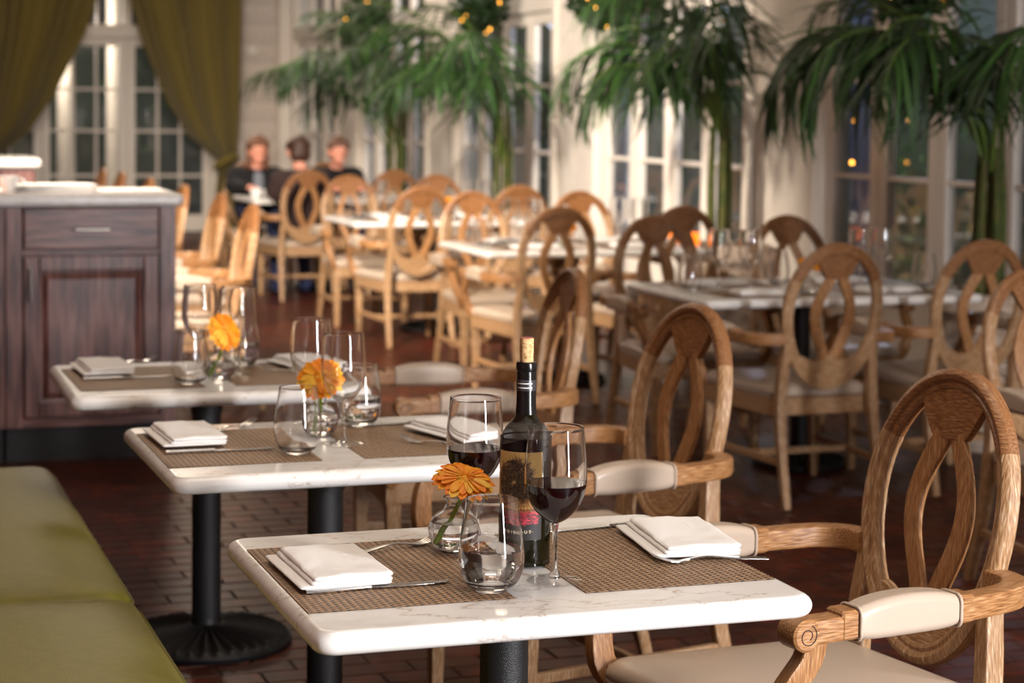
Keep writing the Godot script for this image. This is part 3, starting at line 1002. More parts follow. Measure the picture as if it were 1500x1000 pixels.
func frond(palm: Node3D, root: Vector3, az: float, length: float, rise: float, droop: float, leaves: int, leaf_len: float, r: RandomNumberGenerator, mass: Array, leafy_from: float) -> void:
	# with an empty `mass` each leaflet is a part of its own, else the leaflets are joined into mass
	var pts := [root]
	var el := rise
	var p := root
	var steps := 16
	for k in steps:
		var f := float(k) / steps
		var d := Vector3(cos(az) * cos(el), sin(el), sin(az) * cos(el))
		p += d * length / steps
		p.x = minf(p.x, WALL_X - 0.1 - palm.position.x)
		pts.append(p)
		el -= droop / steps * (0.25 + 1.6 * f)
	var path := spline(pts, 2)
	var side := Vector3(-sin(az), 0, cos(az))
	var rach := part("frond", made(sweep(path, circle2(0.010, 6), side, [1.0, 0.8, 0.6, 0.4, 0.15]), 60.0), M.rachis, palm)
	var n := path.size()
	for k in leaves:
		var f := lerpf(leafy_from, 0.985, (k / 2) / maxf(leaves / 2 - 1, 1))
		var i := mini(int(f * (n - 1)), n - 2)
		var at := path[i].lerp(path[i + 1], f * (n - 1) - i)
		var tan := (path[i + 1] - path[i]).normalized()
		var s := 1.0 if k % 2 == 0 else -1.0
		var dir := (side * s * lerpf(1.0, 0.55, f) + tan * lerpf(0.55, 1.0, f) + Vector3.DOWN * r.randf_range(0.1, 0.5)).normalized()
		var l := leaf_len * (0.6 + 0.55 * sin(PI * clampf((f - leafy_from + 0.12) / (1.06 - leafy_from), 0.0, 1.0))) * r.randf_range(0.88, 1.1)
		if palm.position.x + at.x + dir.x * l > WALL_X - 0.07:
			dir.x = minf(dir.x, (WALL_X - 0.07 - palm.position.x - at.x) / l)
			dir = dir.normalized()
		var up := (Vector3.UP - dir * dir.y).normalized()
		var bs := Basis(dir, up, dir.cross(up)) * Basis(Vector3.RIGHT, r.randf_range(-0.4, 0.4)) * Basis().scaled(Vector3(l, l, l * 1.2))
		var m := r.randi() % 3
		var c := r.randi() % 3
		if mass.size() == 0:
			part("leaflet", leaflets[m], M.leaf[c], rach, at).basis = bs
		else:
			join(mass[c], moved(leaflet_shapes[m], Transform3D(bs, at)))

func make_planter(label: String, at: Vector3, radius: float, height: float, carved: bool) -> Node3D:
	var t := thing("stone_planter", label, "planter", at)
	var k := radius
	var h := height
	var seg := 72
	var rings := []
	for e in [[0.72, 0.0, 0], [0.76, 0.02, 0], [0.76, 0.09, 0], [0.68, 0.12, 0], [0.66, 0.16, 0], [0.74, 0.2, 0.3], [0.86, 0.36, 1], [0.92, 0.55, 1], [0.9, 0.72, 0.8], [0.86, 0.8, 0.1], [0.88, 0.83, 0], [1.0, 0.88, 0], [1.0, 0.97, 0], [0.96, 1.0, 0], [0.84, 1.0, 0], [0.82, 0.93, 0], [0.0, 0.93, 0]]:
		var r := PackedVector3Array()
		for j in seg:
			var a := TAU * j / seg
			var x: float = e[0] * k + (0.022 * e[2] * (absf(sin(a * 6.0 + e[1] * 3.0)) - 0.3) if carved else 0.0)
			r.append(Vector3(cos(a) * x, e[1] * h, sin(a) * x))
		rings.append(r)
	part("urn", made(loft(rings, true, false), 40.0), M.stone, t)
	if carved:
		# carved swags hang between rosettes below the rim
		for j in 8:
			var a0 := TAU * j / 8
			var sw := PackedVector3Array()
			for q in 9:
				var f := q / 8.0
				var a := a0 + TAU / 8 * f
				var y := h * (0.76 - 0.20 * sin(PI * f))
				sw.append(Vector3(cos(a) * k * 0.925, y, sin(a) * k * 0.925))
			part("swag", made(sweep(sw, circle2(0.018, 6), Vector3.UP, [0.6, 1.0, 1.2, 1.0, 0.6]), 60.0), M.stone, t)
	part("soil", made(lathe([Vector2(0.0, h * 0.90), Vector2(k * 0.815, h * 0.90), Vector2(k * 0.8, h * 0.945), Vector2(0.0, h * 0.965)], 32), 40.0), M.soil, t)
	return t

func make_palm(label: String, at: Vector3, fronds: Array, stem_height: float, sd: int, leafy_from := 0.36) -> Node3D:
	var t := thing("palm", label, "palm", at, 0.0, "palms along the window wall")
	var r := RandomNumberGenerator.new()
	r.seed = sd
	for k in 5:
		var a := TAU * k / 5 + 0.3
		var foot := Vector3(cos(a), 0, sin(a)) * 0.05
		var top := Vector3(cos(a), 0, sin(a)) * 0.04 + Vector3(0, stem_height * r.randf_range(0.85, 1.1), 0)
		part("stem", made(sweep(spline([foot, foot.lerp(top, 0.5) + foot * 0.25, top], 4), circle2(0.022, 7), Vector3.RIGHT, [1.1, 0.9, 0.5]), 60.0), M.trunk, t)
	var mass := [shape(), shape(), shape()]
	for i in fronds.size():
		var f: Array = fronds[i]
		# azimuth in degrees (0 = +x, 90 = +z), length, rise in degrees, droop in degrees, leaflet count, leaflet length
		frond(t, Vector3(cos(deg_to_rad(f[0])) * 0.03, stem_height * ((0.35 + 0.5 * fmod(i * 0.37, 1.0)) if leafy_from > 0.3 else 0.72 + 0.2 * fmod(i * 0.37, 1.0)), sin(deg_to_rad(f[0])) * 0.03), deg_to_rad(f[0]), f[1], deg_to_rad(f[2]), deg_to_rad(f[3]), f[4], f[5], r, [] if i < 6 else mass, leafy_from)
	var mesh := ArrayMesh.new()
	for k in 3:
		if mass[k][1].size():
			mesh.add_surface_from_arrays(Mesh.PRIMITIVE_TRIANGLES, made(mass[k], 70.0).surface_get_arrays(0))
			mesh.surface_set_material(mesh.get_surface_count() - 1, M.leaf[k])
	var o := MeshInstance3D.new()
	o.name = "rear_leaflets"
	o.mesh = mesh
	t.add_child(o)
	o.set_meta("kind", "stuff")
	return t

func make_garland(label: String, at: Vector3, size: Vector3, count: int, bulbs: int, sd: int) -> Node3D:
	var t := thing("hanging_garland", label, "garland", at, 0.0, "evergreen garlands with fairy lights")
	var r := RandomNumberGenerator.new()
	r.seed = sd
	part("cord", made(sweep(PackedVector3Array([Vector3(0, size.y * 0.3, 0), Vector3(0, 4.18 - at.y, 0)]), circle2(0.012, 6), Vector3.RIGHT), 60.0), M.wire, t)
	var s := shape()
	for k in count:
		var d := Vector3(r.randfn(), r.randfn(), r.randfn()).normalized() * pow(r.randf(), 0.33)
		var c := Vector3(d.x * size.x, d.y * size.y, d.z * size.z) * 0.5
		var b := Basis.from_euler(Vector3(r.randf() * TAU, r.randf() * TAU, r.randf() * TAU))
		var l := r.randf_range(0.05, 0.1)
		var leaf := [PackedVector3Array([Vector3(0, 0, 0), Vector3(l * 0.5, 0.006, -l * 0.2), Vector3(l, 0, 0), Vector3(l * 0.5, 0.006, l * 0.2), Vector3(l * 0.5, -0.004, 0)]), PackedInt32Array([0, 3, 1, 1, 3, 2, 0, 1, 4, 1, 2, 4, 2, 3, 4, 3, 0, 4])]
		join(s, moved(leaf, Transform3D(b, c)))
	var m := part("evergreen_sprigs", made(s, 30.0), M.leaf[2], t)
	m.set_meta("kind", "stuff")
	var ball := made(lathe([Vector2(0.0, -0.011), Vector2(0.008, -0.008), Vector2(0.011, 0.0), Vector2(0.008, 0.008), Vector2(0.0, 0.011)], 10), 80.0)
	for k in bulbs:
		var d := Vector3(r.randf_range(-1, 0.2), r.randf_range(-1, 0.8), r.randf_range(-0.2, 1)).normalized()
		part("fairy_light_bulb", ball, M.bulb, t, Vector3(d.x * size.x, d.y * size.y, d.z * size.z) * 0.5)
	return t

# ------------------------------------------------------------------ french doors
func french_window(called: String, length: float, leaves: int, columns: int, bars: Array, low: float, high: float, crown: float) -> Node3D:
	# built along +x from 0 to length, its face in the plane z = 0
	var w := Node3D.new()
	w.name = called
	add_child(w)
	w.set_meta("kind", "structure")
	var fr := join(span(Vector3(0, 0, -0.07), Vector3(0.07, crown, 0.07), 0.006), span(Vector3(length - 0.07, 0, -0.07), Vector3(length, crown, 0.07), 0.006))
	join(fr, span(Vector3(0.07, high + 0.02, -0.07), Vector3(length - 0.07, high + 0.17, 0.07), 0.008))
	join(fr, span(Vector3(0.07, crown - 0.09, -0.07), Vector3(length - 0.07, crown, 0.07), 0.006))
	part("window_frame", made(fr, 30.0), M.paint, w)
	var lw := (length - 0.14) / leaves
	var st := 0.088
	for i in leaves:
		var x0 := 0.07 + lw * i
		var x1 := x0 + lw
		var lf := join(span(Vector3(x0 + 0.003, 0.01, -0.028), Vector3(x0 + st, high + 0.018, 0.028), 0.006), span(Vector3(x1 - st, 0.01, -0.028), Vector3(x1 - 0.003, high + 0.018, 0.028), 0.006))
		join(lf, span(Vector3(x0 + st, 0.01, -0.028), Vector3(x1 - st, low, 0.028), 0.004))
		join(lf, span(Vector3(x0 + st, high - 0.07, -0.028), Vector3(x1 - st, high + 0.018, 0.028), 0.004))
		var leaf := part("door_leaf", made(lf, 30.0), M.paint, w)
		var pw := (lw - 2 * st) / columns
		var levels := [low] + bars + [high - 0.07]
		var mt := shape()
		for b in bars:
			join(mt, span(Vector3(x0 + st, b - 0.014, -0.02), Vector3(x1 - st, b + 0.014, 0.02), 0.004))
		for c in range(1, columns):
			join(mt, span(Vector3(x0 + st + pw * c - 0.013, low, -0.018), Vector3(x0 + st + pw * c + 0.013, high - 0.07, 0.018), 0.004))
		part("glazing_bars", made(mt, 30.0), M.paint, leaf)
		for c in columns:
			for k in levels.size() - 1:
				part("pane", made(span(Vector3(x0 + st + pw * c + 0.001, levels[k] + 0.001, -0.002), Vector3(x0 + st + pw * (c + 1) - 0.001, levels[k + 1] - 0.001, 0.002))), M.pane, leaf)
		# transom light above the leaf
		var tr := join(span(Vector3(x0, high + 0.17, -0.024), Vector3(x0 + 0.05, crown - 0.09, 0.024), 0.004), span(Vector3(x1 - 0.05, high + 0.17, -0.024), Vector3(x1, crown - 0.09, 0.024), 0.004))
		var light := part("transom", made(tr, 30.0), M.paint, w)
		for c in columns:
			part("pane", made(span(Vector3(x0 + 0.05 + (lw - 0.1) / columns * c + 0.006, high + 0.17, -0.002), Vector3(x0 + 0.05 + (lw - 0.1) / columns * (c + 1) - 0.006, crown - 0.09, 0.002))), M.pane, light)
			if c > 0:
				part("glazing_bars", made(span(Vector3(x0 + 0.05 + (lw - 0.1) / columns * c - 0.013, high + 0.17, -0.018), Vector3(x0 + 0.05 + (lw - 0.1) / columns * c + 0.013, crown - 0.09, 0.018), 0.004), 30.0), M.paint, light)
	return w

func drape(called: String, label: String, rows: Array, z: float, folds: int, amp: float) -> Node3D:
	# rows: [height, x of one edge, x of the other], from the top down
	var t := thing(called, label, "curtain")
	var rings_front := []
	var n := folds * 6
	var fine := []
	for i in rows.size() - 1:
		for k in 8:
			var f := k / 8.0
			fine.append([lerpf(rows[i][0], rows[i + 1][0], f), lerpf(rows[i][1], rows[i + 1][1], f), lerpf(rows[i][2], rows[i + 1][2], f)])
	fine.append(rows[-1])
	var f2 := FastNoiseLite.new()
	f2.seed = 9
	f2.frequency = 0.9
	for e in fine:
		var ring := PackedVector3Array()
		var back := PackedVector3Array()
		var wide: float = absf(e[2] - e[1])
		for j in n + 1:
			var u := float(j) / n
			var ph := u * folds * TAU + 1.2 * f2.get_noise_2d(u * 6.0, e[0] * 0.5)
			var dz := amp * (0.7 + 0.3 * sin(u * 17.0)) * sin(ph) * clampf(0.5 + wide * 0.5, 0.5, 1.0)
			var x: float = lerpf(e[1], e[2], u)
			ring.append(Vector3(x, e[0], z + dz))
			back.append(Vector3(x, e[0], z + dz - 0.006))
		back.reverse()
		ring.append_array(back)
		rings_front.append(ring)
	part("cloth", made(loft(rings_front), 60.0), M.curtain, t)
	return t

# ------------------------------------------------------------------ people
func nets(bones: Array, cell: float, k: float, grow: float) -> Array:
	# smooth union of tapered capsules [a, b, ra, rb] meshed as surface nets
	var lo := Vector3(1e9, 1e9, 1e9)
	var hi := -lo
	for b in bones:
		var m: float = maxf(b[2], b[3]) + grow + k + cell * 2
		for p in [b[0], b[1]]:
			lo = lo.min(p - Vector3(m, m, m))
			hi = hi.max(p + Vector3(m, m, m))
	var nx := int((hi.x - lo.x) / cell) + 2
	var ny := int((hi.y - lo.y) / cell) + 2
	var nz := int((hi.z - lo.z) / cell) + 2
	var g := PackedFloat32Array()
	g.resize(nx * ny * nz)
	g.fill(1.0)
	for b in bones:
		var a: Vector3 = b[0]
		var ab: Vector3 = b[1] - b[0]
		var l2 := maxf(ab.length_squared(), 1e-9)
		var m: float = maxf(b[2], b[3]) + grow + k + cell * 2
		var p0: Vector3 = ((b[0] as Vector3).min(b[1]) - Vector3(m, m, m) - lo) / cell
		var p1: Vector3 = ((b[0] as Vector3).max(b[1]) + Vector3(m, m, m) - lo) / cell
		for z in range(maxi(0, int(p0.z)), mini(nz, int(p1.z) + 1)):
			for y in range(maxi(0, int(p0.y)), mini(ny, int(p1.y) + 1)):
				for x in range(maxi(0, int(p0.x)), mini(nx, int(p1.x) + 1)):
					var p := lo + Vector3(x, y, z) * cell
					var t := clampf((p - a).dot(ab) / l2, 0.0, 1.0)
					var d: float = p.distance_to(a + ab * t) - lerpf(b[2], b[3], t) - grow
					var i := (z * ny + y) * nx + x
					var e := g[i]
					var h := maxf(k - absf(e - d), 0.0) / k
					g[i] = minf(e, d) - h * h * k * 0.25
	var v := PackedVector3Array()
	var tr := PackedInt32Array()
	var id := {}
	for z in nz - 1:
		for y in ny - 1:
			for x in nx - 1:
				var i := (z * ny + y) * nx + x
				var inside := 0
				for c in 8:
					if g[i + (c & 1) + ((c >> 1) & 1) * nx + (c >> 2) * nx * ny] < 0.0:
						inside += 1
				if inside == 0 or inside == 8:
					continue
				var sum := Vector3.ZERO
				var cnt := 0
				for e in [[0, 1], [2, 3], [4, 5], [6, 7], [0, 2], [1, 3], [4, 6], [5, 7], [0, 4], [1, 5], [2, 6], [3, 7]]:
					var ca: int = e[0]
					var cb: int = e[1]
					var ga := g[i + (ca & 1) + ((ca >> 1) & 1) * nx + (ca >> 2) * nx * ny]
					var gb := g[i + (cb & 1) + ((cb >> 1) & 1) * nx + (cb >> 2) * nx * ny]
					if (ga < 0.0) != (gb < 0.0):
						var f := ga / (ga - gb)
						sum += Vector3(ca & 1, (ca >> 1) & 1, ca >> 2).lerp(Vector3(cb & 1, (cb >> 1) & 1, cb >> 2), f)
						cnt += 1
				id[i] = v.size()
				v.append(lo + (Vector3(x, y, z) + sum / cnt) * cell)
	var sx := 1
	var sy := nx
	var sz := nx * ny
	for z in range(1, nz - 1):
		for y in range(1, ny - 1):
			for x in range(1, nx - 1):
				var i := (z * ny + y) * nx + x
				var here := g[i] < 0.0
				for ax in [[sx, sy, sz], [sy, sz, sx], [sz, sx, sy]]:
					if here != (g[i + ax[0]] < 0.0):
						var q := [i - ax[1] - ax[2], i - ax[2], i, i - ax[1]]
						if not (id.has(q[0]) and id.has(q[1]) and id.has(q[2]) and id.has(q[3])):
							continue
						var a: int = id[q[0]]
						var b: int = id[q[1]]
						var c: int = id[q[2]]
						var d: int = id[q[3]]
						if here:
							tr.append_array(PackedInt32Array([a, b, c, a, c, d]))
						else:
							tr.append_array(PackedInt32Array([a, c, b, a, d, c]))
	return [v, tr]

func make_person(label: String, at: Vector3, turn: float, hair: Material, top: Material, long_hair: bool, head_top: float, reach: float, shirt: Material = null) -> Node3D:
	# seated, facing -z; the seat is 0.49 high
	var t := thing("person", label, "person", at, turn, "diners at the far table")
	var y0 := head_top - 0.235
	var hd := Vector3(0, y0 + 0.125, -0.03)
	var sh := y0 - 0.085
	var body := [
		[Vector3(-0.06, 0.63, 0.04), Vector3(0.06, 0.63, 0.04), 0.105, 0.105], [Vector3(0, 0.6, 0.06), Vector3(0, 0.74, 0.05), 0.115, 0.125], [Vector3(-0.07, sh - 0.07, 0.04), Vector3(0.07, sh - 0.07, 0.04), 0.105, 0.105],
		[Vector3(0, 0.74, 0.05), Vector3(0, sh - 0.03, 0.04), 0.12, 0.1], [Vector3(-0.155, sh, 0.04), Vector3(0.155, sh, 0.04), 0.058, 0.058], [Vector3(0, sh, 0.035), Vector3(0, y0 + 0.03, 0.005), 0.052, 0.048]]
	var sleeves := body.slice(0, 5)
	var legs := []
	for s in [-1.0, 1.0]:
		var el := Vector3(s * 0.195, 0.815, 0.01)
		var wr := Vector3(s * reach, 0.815, -0.28)
		for b in [[Vector3(s * 0.165, sh, 0.04), el, 0.054, 0.043], [el, wr, 0.042, 0.027]]:
			body.append(b)
			sleeves.append(b)
		for b in [[Vector3(s * 0.08, 0.615, 0.03), Vector3(s * 0.11, 0.585, -0.40), 0.08, 0.058], [Vector3(s * 0.11, 0.575, -0.40), Vector3(s * 0.11, 0.10, -0.25), 0.055, 0.036], [Vector3(s * 0.11, 0.052, -0.24), Vector3(s * 0.12, 0.046, -0.38), 0.04, 0.032]]:
			body.append(b)
			legs.append(b)
	var sk := nets(body, 0.02, 0.05, 0.0)
	# head and hands on finer grids
	var head := [[hd + Vector3(0, 0.03, 0.012), hd + Vector3(0, 0.0, 0.0), 0.078, 0.076], [hd + Vector3(0, -0.01, -0.02), hd + Vector3(0, -0.075, -0.048), 0.062, 0.036], [hd + Vector3(0, -0.06, 0.02), Vector3(0, y0 - 0.01, 0.012), 0.05, 0.048],
		[hd + Vector3(0, 0.005, -0.082), hd + Vector3(0, -0.03, -0.1), 0.009, 0.014], [hd + Vector3(-0.024, -0.062, -0.072), hd + Vector3(0.024, -0.062, -0.072), 0.012, 0.012]]
	for s in [-1.0, 1.0]:
		head.append([hd + Vector3(s * 0.08, 0.012, 0.0), hd + Vector3(s * 0.077, -0.025, -0.004), 0.013, 0.010])
		head.append([hd + Vector3(s * 0.03, 0.024, -0.064), hd + Vector3(s * 0.04, 0.022, -0.058), 0.014, 0.012])
	join(sk, nets(head, 0.009, 0.022, 0.0))
	for s in [-1.0, 1.0]:
		var wr := Vector3(s * reach, 0.815, -0.28)
		var fw := Vector3(-s * 0.35, -0.12, -1.0).normalized()
		var sd := Vector3(s, 0, -0.35 * 1.0).normalized()
		var hand := [[wr, wr + fw * 0.05, 0.024, 0.026], [wr + fw * 0.05 - sd * 0.022, wr + fw * 0.085 - sd * 0.026, 0.018, 0.013], [wr + fw * 0.05 + sd * 0.02, wr + fw * 0.085 + sd * 0.026, 0.018, 0.013]]
		for q in 4:
			var o := sd * (-0.029 + 0.0195 * q)
			var l: float = [0.058, 0.072, 0.068, 0.052][q]
			var k0 := wr + fw * 0.085 + o
			var k1 := k0 + fw * l * 0.5 + Vector3(0, 0.004, 0) + o * 0.12
			hand.append([k0, k1, 0.0095, 0.0085])
			hand.append([k1, k1 + fw * l * 0.5 + Vector3(0, -0.014, 0), 0.0085, 0.0072])
		hand.append([wr + fw * 0.02 - sd * 0.02, wr + fw * 0.055 - sd * 0.05, 0.013, 0.0105])
		hand.append([wr + fw * 0.055 - sd * 0.05, wr + fw * 0.088 - sd * 0.052, 0.0105, 0.008])
		join(sk, nets(hand, 0.0055, 0.008, 0.0))
	part("body", made(sk, 70.0), M.skin, t)
	part("jacket", made(nets(sleeves, 0.02, 0.05, 0.014), 70.0), top, t)
	part("trousers", made(nets(legs, 0.02, 0.04, 0.012), 70.0), M.denim, t)
	if shirt:
		part("shirt", made(nets([[Vector3(0, sh - 0.01, -0.045), Vector3(0, sh - 0.10, -0.062), 0.04, 0.042]], 0.014, 0.02, 0.014), 70.0), shirt, t)
	var hb := [[hd + Vector3(0, 0.05, 0.02), hd + Vector3(0, 0.0, 0.035), 0.083, 0.075], [hd + Vector3(-0.05, 0.05, -0.02), hd + Vector3(0.05, 0.05, -0.02), 0.05, 0.05]]
	if long_hair:
		for s in [-1.0, 1.0]:
			hb.append([hd + Vector3(s * 0.062, 0.03, 0.012), hd + Vector3(s * 0.078, -0.13, 0.0), 0.03, 0.027])
		hb.append([hd + Vector3(0, 0.0, 0.05), hd + Vector3(0, -0.12, 0.06), 0.07, 0.06])
	else:
		hb.append([hd + Vector3(-0.03, -0.02, 0.05), hd + Vector3(0.03, -0.02, 0.05), 0.05, 0.05])
	part("hair", made(nets(hb, 0.011, 0.02, 0.0), 70.0), hair, t)
	var eye := made(lathe([Vector2(0.0, -0.008), Vector2(0.006, -0.005), Vector2(0.008, 0.0), Vector2(0.006, 0.005), Vector2(0.0, 0.008)], 12), 80.0)
	for s in [-1.0, 1.0]:
		part("eye", eye, M.eye, t, hd + Vector3(s * 0.031, 0.008, -0.074))
	part("mouth", made(sweep(spline([hd + Vector3(-0.022, -0.058, -0.078), hd + Vector3(0, -0.06, -0.087), hd + Vector3(0.022, -0.058, -0.078)], 4), circle2(0.005, 6), Vector3.UP, [0.5, 1.0, 0.5]), 60.0), M.lip, t)
	return t

# ------------------------------------------------------------------ the service station
func handle_bar(parent: Node, a: Vector3, b: Vector3) -> void:
	var s := bar(a + Vector3(0, 0, 0.026), b + Vector3(0, 0, 0.026), 0.006, 10)
	var d := (b - a).normalized()
	join(s, bar(a + d * 0.015, a + d * 0.015 + Vector3(0, 0, 0.026), 0.005, 8))
	join(s, bar(b - d * 0.015, b - d * 0.015 + Vector3(0, 0, 0.026), 0.005, 8))
	part("handle", made(s, 50.0), M.steel, parent).set_meta("label", "brushed steel bar handle")

func cabinet_unit(label: String, x0: float, x1: float, z: float, hinge_left: bool) -> void:
	# face frame at z, drawer above a raised-panel door; origin on the floor at (x0, z)
	var t := thing("cabinet", label, "cabinet", Vector3(x0, 0, z), 0.0, "service station units")
	var w := x1 - x0
	var s := 0.066
	part("body", made(span(Vector3(0.004, 0.16, -0.58), Vector3(w - 0.004, 1.062, -0.024), 0.002), 30.0), M.stained, t)
	part("toe_kick", made(span(Vector3(0.004, 0.0, -0.56), Vector3(w - 0.004, 0.159, -0.05), 0.0), 30.0), M.black, t)
	for x in [0.0, w - s]:
		part("stile", made(span(Vector3(x, 0.15, -0.024), Vector3(x + s, 1.064, 0.0), 0.002), 30.0), M.stained, t)
	for e in [[0.868, 0.882], [0.15, 0.185]]:
		part("rail", made(span(Vector3(s, e[0], -0.024), Vector3(w - s, e[1], -0.003), 0.001), 30.0), M.stained_across, t)
	var dr := part("drawer", made(span(Vector3(s + 0.006, 0.888, -0.022), Vector3(w - s - 0.006, 1.058, 0.008), 0.005), 30.0), M.stained_across, t)
	var mid := w / 2
	handle_bar(dr, Vector3(mid - 0.072, 0.968, 0.008), Vector3(mid + 0.072, 0.968, 0.008))
	# door: stiles, rails and a raised panel
	var a := s + 0.006
	var b := w - s - 0.006
	var st := 0.062
	var fr := join(span(Vector3(a, 0.192, -0.02), Vector3(a + st, 0.860, 0.008), 0.004), span(Vector3(b - st, 0.192, -0.02), Vector3(b, 0.860, 0.008), 0.004))
	join(fr, span(Vector3(a + st, 0.192, -0.02), Vector3(b - st, 0.192 + st, 0.008), 0.004))
	join(fr, span(Vector3(a + st, 0.860 - st, -0.02), Vector3(b - st, 0.860, 0.008), 0.004))
	var door := part("door", made(fr, 30.0), M.stained, t)
	var rings := []
	for e in [[0.0, -0.018], [0.0, -0.010], [0.012, -0.012], [0.03, -0.002], [0.036, 0.002], [0.04, 0.002]]:
		rings.append(PackedVector3Array([Vector3(a + st + e[0], 0.254 + e[0], e[1]), Vector3(b - st - e[0], 0.254 + e[0], e[1]), Vector3(b - st - e[0], 0.798 - e[0], e[1]), Vector3(a + st + e[0], 0.798 - e[0], e[1])]))
	part("raised_panel", made(loft(rings), 20.0), M.stained, door)
	var hx := a + 0.024 if hinge_left else b - 0.024
	handle_bar(door, Vector3(hx, 0.674, 0.008), Vector3(hx, 0.82, 0.008))

# ------------------------------------------------------------------ lamps
func unseen_spotlight(called: String, label: String, at: Vector3, aim: Vector3, energy: float, color: Color, angle: float, size: float) -> void:
	var t := thing(called, label, "unseen_spotlight", at, 0.0, "unseen spotlights")
	var d := (aim - at).normalized()
	var up := Vector3.UP if absf(d.y) < 0.95 else Vector3.RIGHT
	var b := Basis.looking_at(d, up)
	var can := made(moved(lathe([Vector2(0.0, 0.2), Vector2(size * 0.7, 0.2), Vector2(size * 1.05, 0.14), Vector2(size * 1.12, 0.0), Vector2(size * 1.04, 0.0), Vector2(size * 1.0, 0.03), Vector2(0.0, 0.035)], 28), Transform3D(b * Basis(Vector3.RIGHT, PI / 2), Vector3.ZERO)), 40.0)
	part("can", can, M.lamp_case, t)
	part("lamp_lens", made(moved(lathe([Vector2(0.0, 0.021), Vector2(size * 0.98, 0.021), Vector2(size * 0.98, 0.025), Vector2(0.0, 0.027)], 28), Transform3D(b * Basis(Vector3.RIGHT, PI / 2), Vector3.ZERO)), 40.0), M.lamp_face, t)
	part("hanger", made(sweep(PackedVector3Array([Vector3(0, 0.03, 0), Vector3(0, 4.2 - at.y, 0)]), circle2(0.012, 8), Vector3.RIGHT), 60.0), M.lamp_case, t)
	var l := SpotLight3D.new()
	l.name = "spot"
	t.add_child(l, true)
	l.basis = b
	l.position = d * 0.02
	l.light_energy = energy
	l.light_color = color
	l.spot_angle = angle
	l.spot_angle_attenuation = 0.5
	l.spot_attenuation = 2.0
	l.spot_range = 30.0
	l.light_size = size
	l.shadow_enabled = true

func unseen_strip_light(label: String, at: Vector3, height: float, aim: Vector3, size: Vector2, energy: float, color: Color) -> void:
	var t := thing("unseen_strip_light", label, "strip light", at)
	var d := (aim - (at + Vector3(0, height, 0))).normalized()
	var b := Basis.looking_at(d, Vector3.UP)
	var x := Transform3D(b, Vector3(0, height, 0))
	part("softbox_case", made(moved(box(size.x + 0.08, size.y + 0.08, 0.16, Vector3(0, 0, 0.09), 0.03), x), 30.0), M.black, t)
	part("lamp_diffuser", made(moved(box(size.x, size.y, 0.008, Vector3(0, 0, 0.003), 0.002), x), 30.0), M.lamp_face, t)
	part("stand_pole", made(bar(Vector3(0, 0.5, 0.1), Vector3(0, height, 0.14), 0.016, 10), 50.0), M.lamp_case, t)
	for k in 3:
		var a := TAU * k / 3
		part("leg", made(bar(Vector3(0, 0.52, 0.1), Vector3(cos(a) * 0.42, 0.012, 0.1 + sin(a) * 0.42), 0.011, 8), 50.0), M.lamp_case, t)
	var l := AreaLight3D.new()
	l.name = "strip"
	t.add_child(l, true)
	l.basis = b
	l.position = Vector3(0, height, 0) + d * 0.012
	l.area_size = size
	l.light_energy = energy
	l.light_color = color
	l.area_range = 40.0
	l.area_attenuation = 2.0
	l.shadow_enabled = true

func fill_panel(label: String, at: Vector3, size: Vector2, energy: float, color: Color) -> void:
	var t := thing("added_ceiling_light", label, "ceiling light", at, 0.0, "added fill panels in the ceiling")
	part("housing", made(box(size.x + 0.1, 0.08, size.y + 0.1, Vector3(0, 0.04, 0), 0.01), 30.0), M.paint, t)
	part("lamp_diffuser", made(box(size.x, 0.01, size.y, Vector3(0, -0.006, 0), 0.002), 30.0), M.lamp_face, t)
	var l := AreaLight3D.new()
	l.name = "fill_light"
	t.add_child(l, true)
	l.position = Vector3(0, -0.02, 0)
	l.rotation.x = -PI / 2
	l.area_size = size
	l.light_energy = energy
	l.light_color = color
	l.area_range = 30.0
	l.area_attenuation = 2.0
	l.shadow_enabled = true

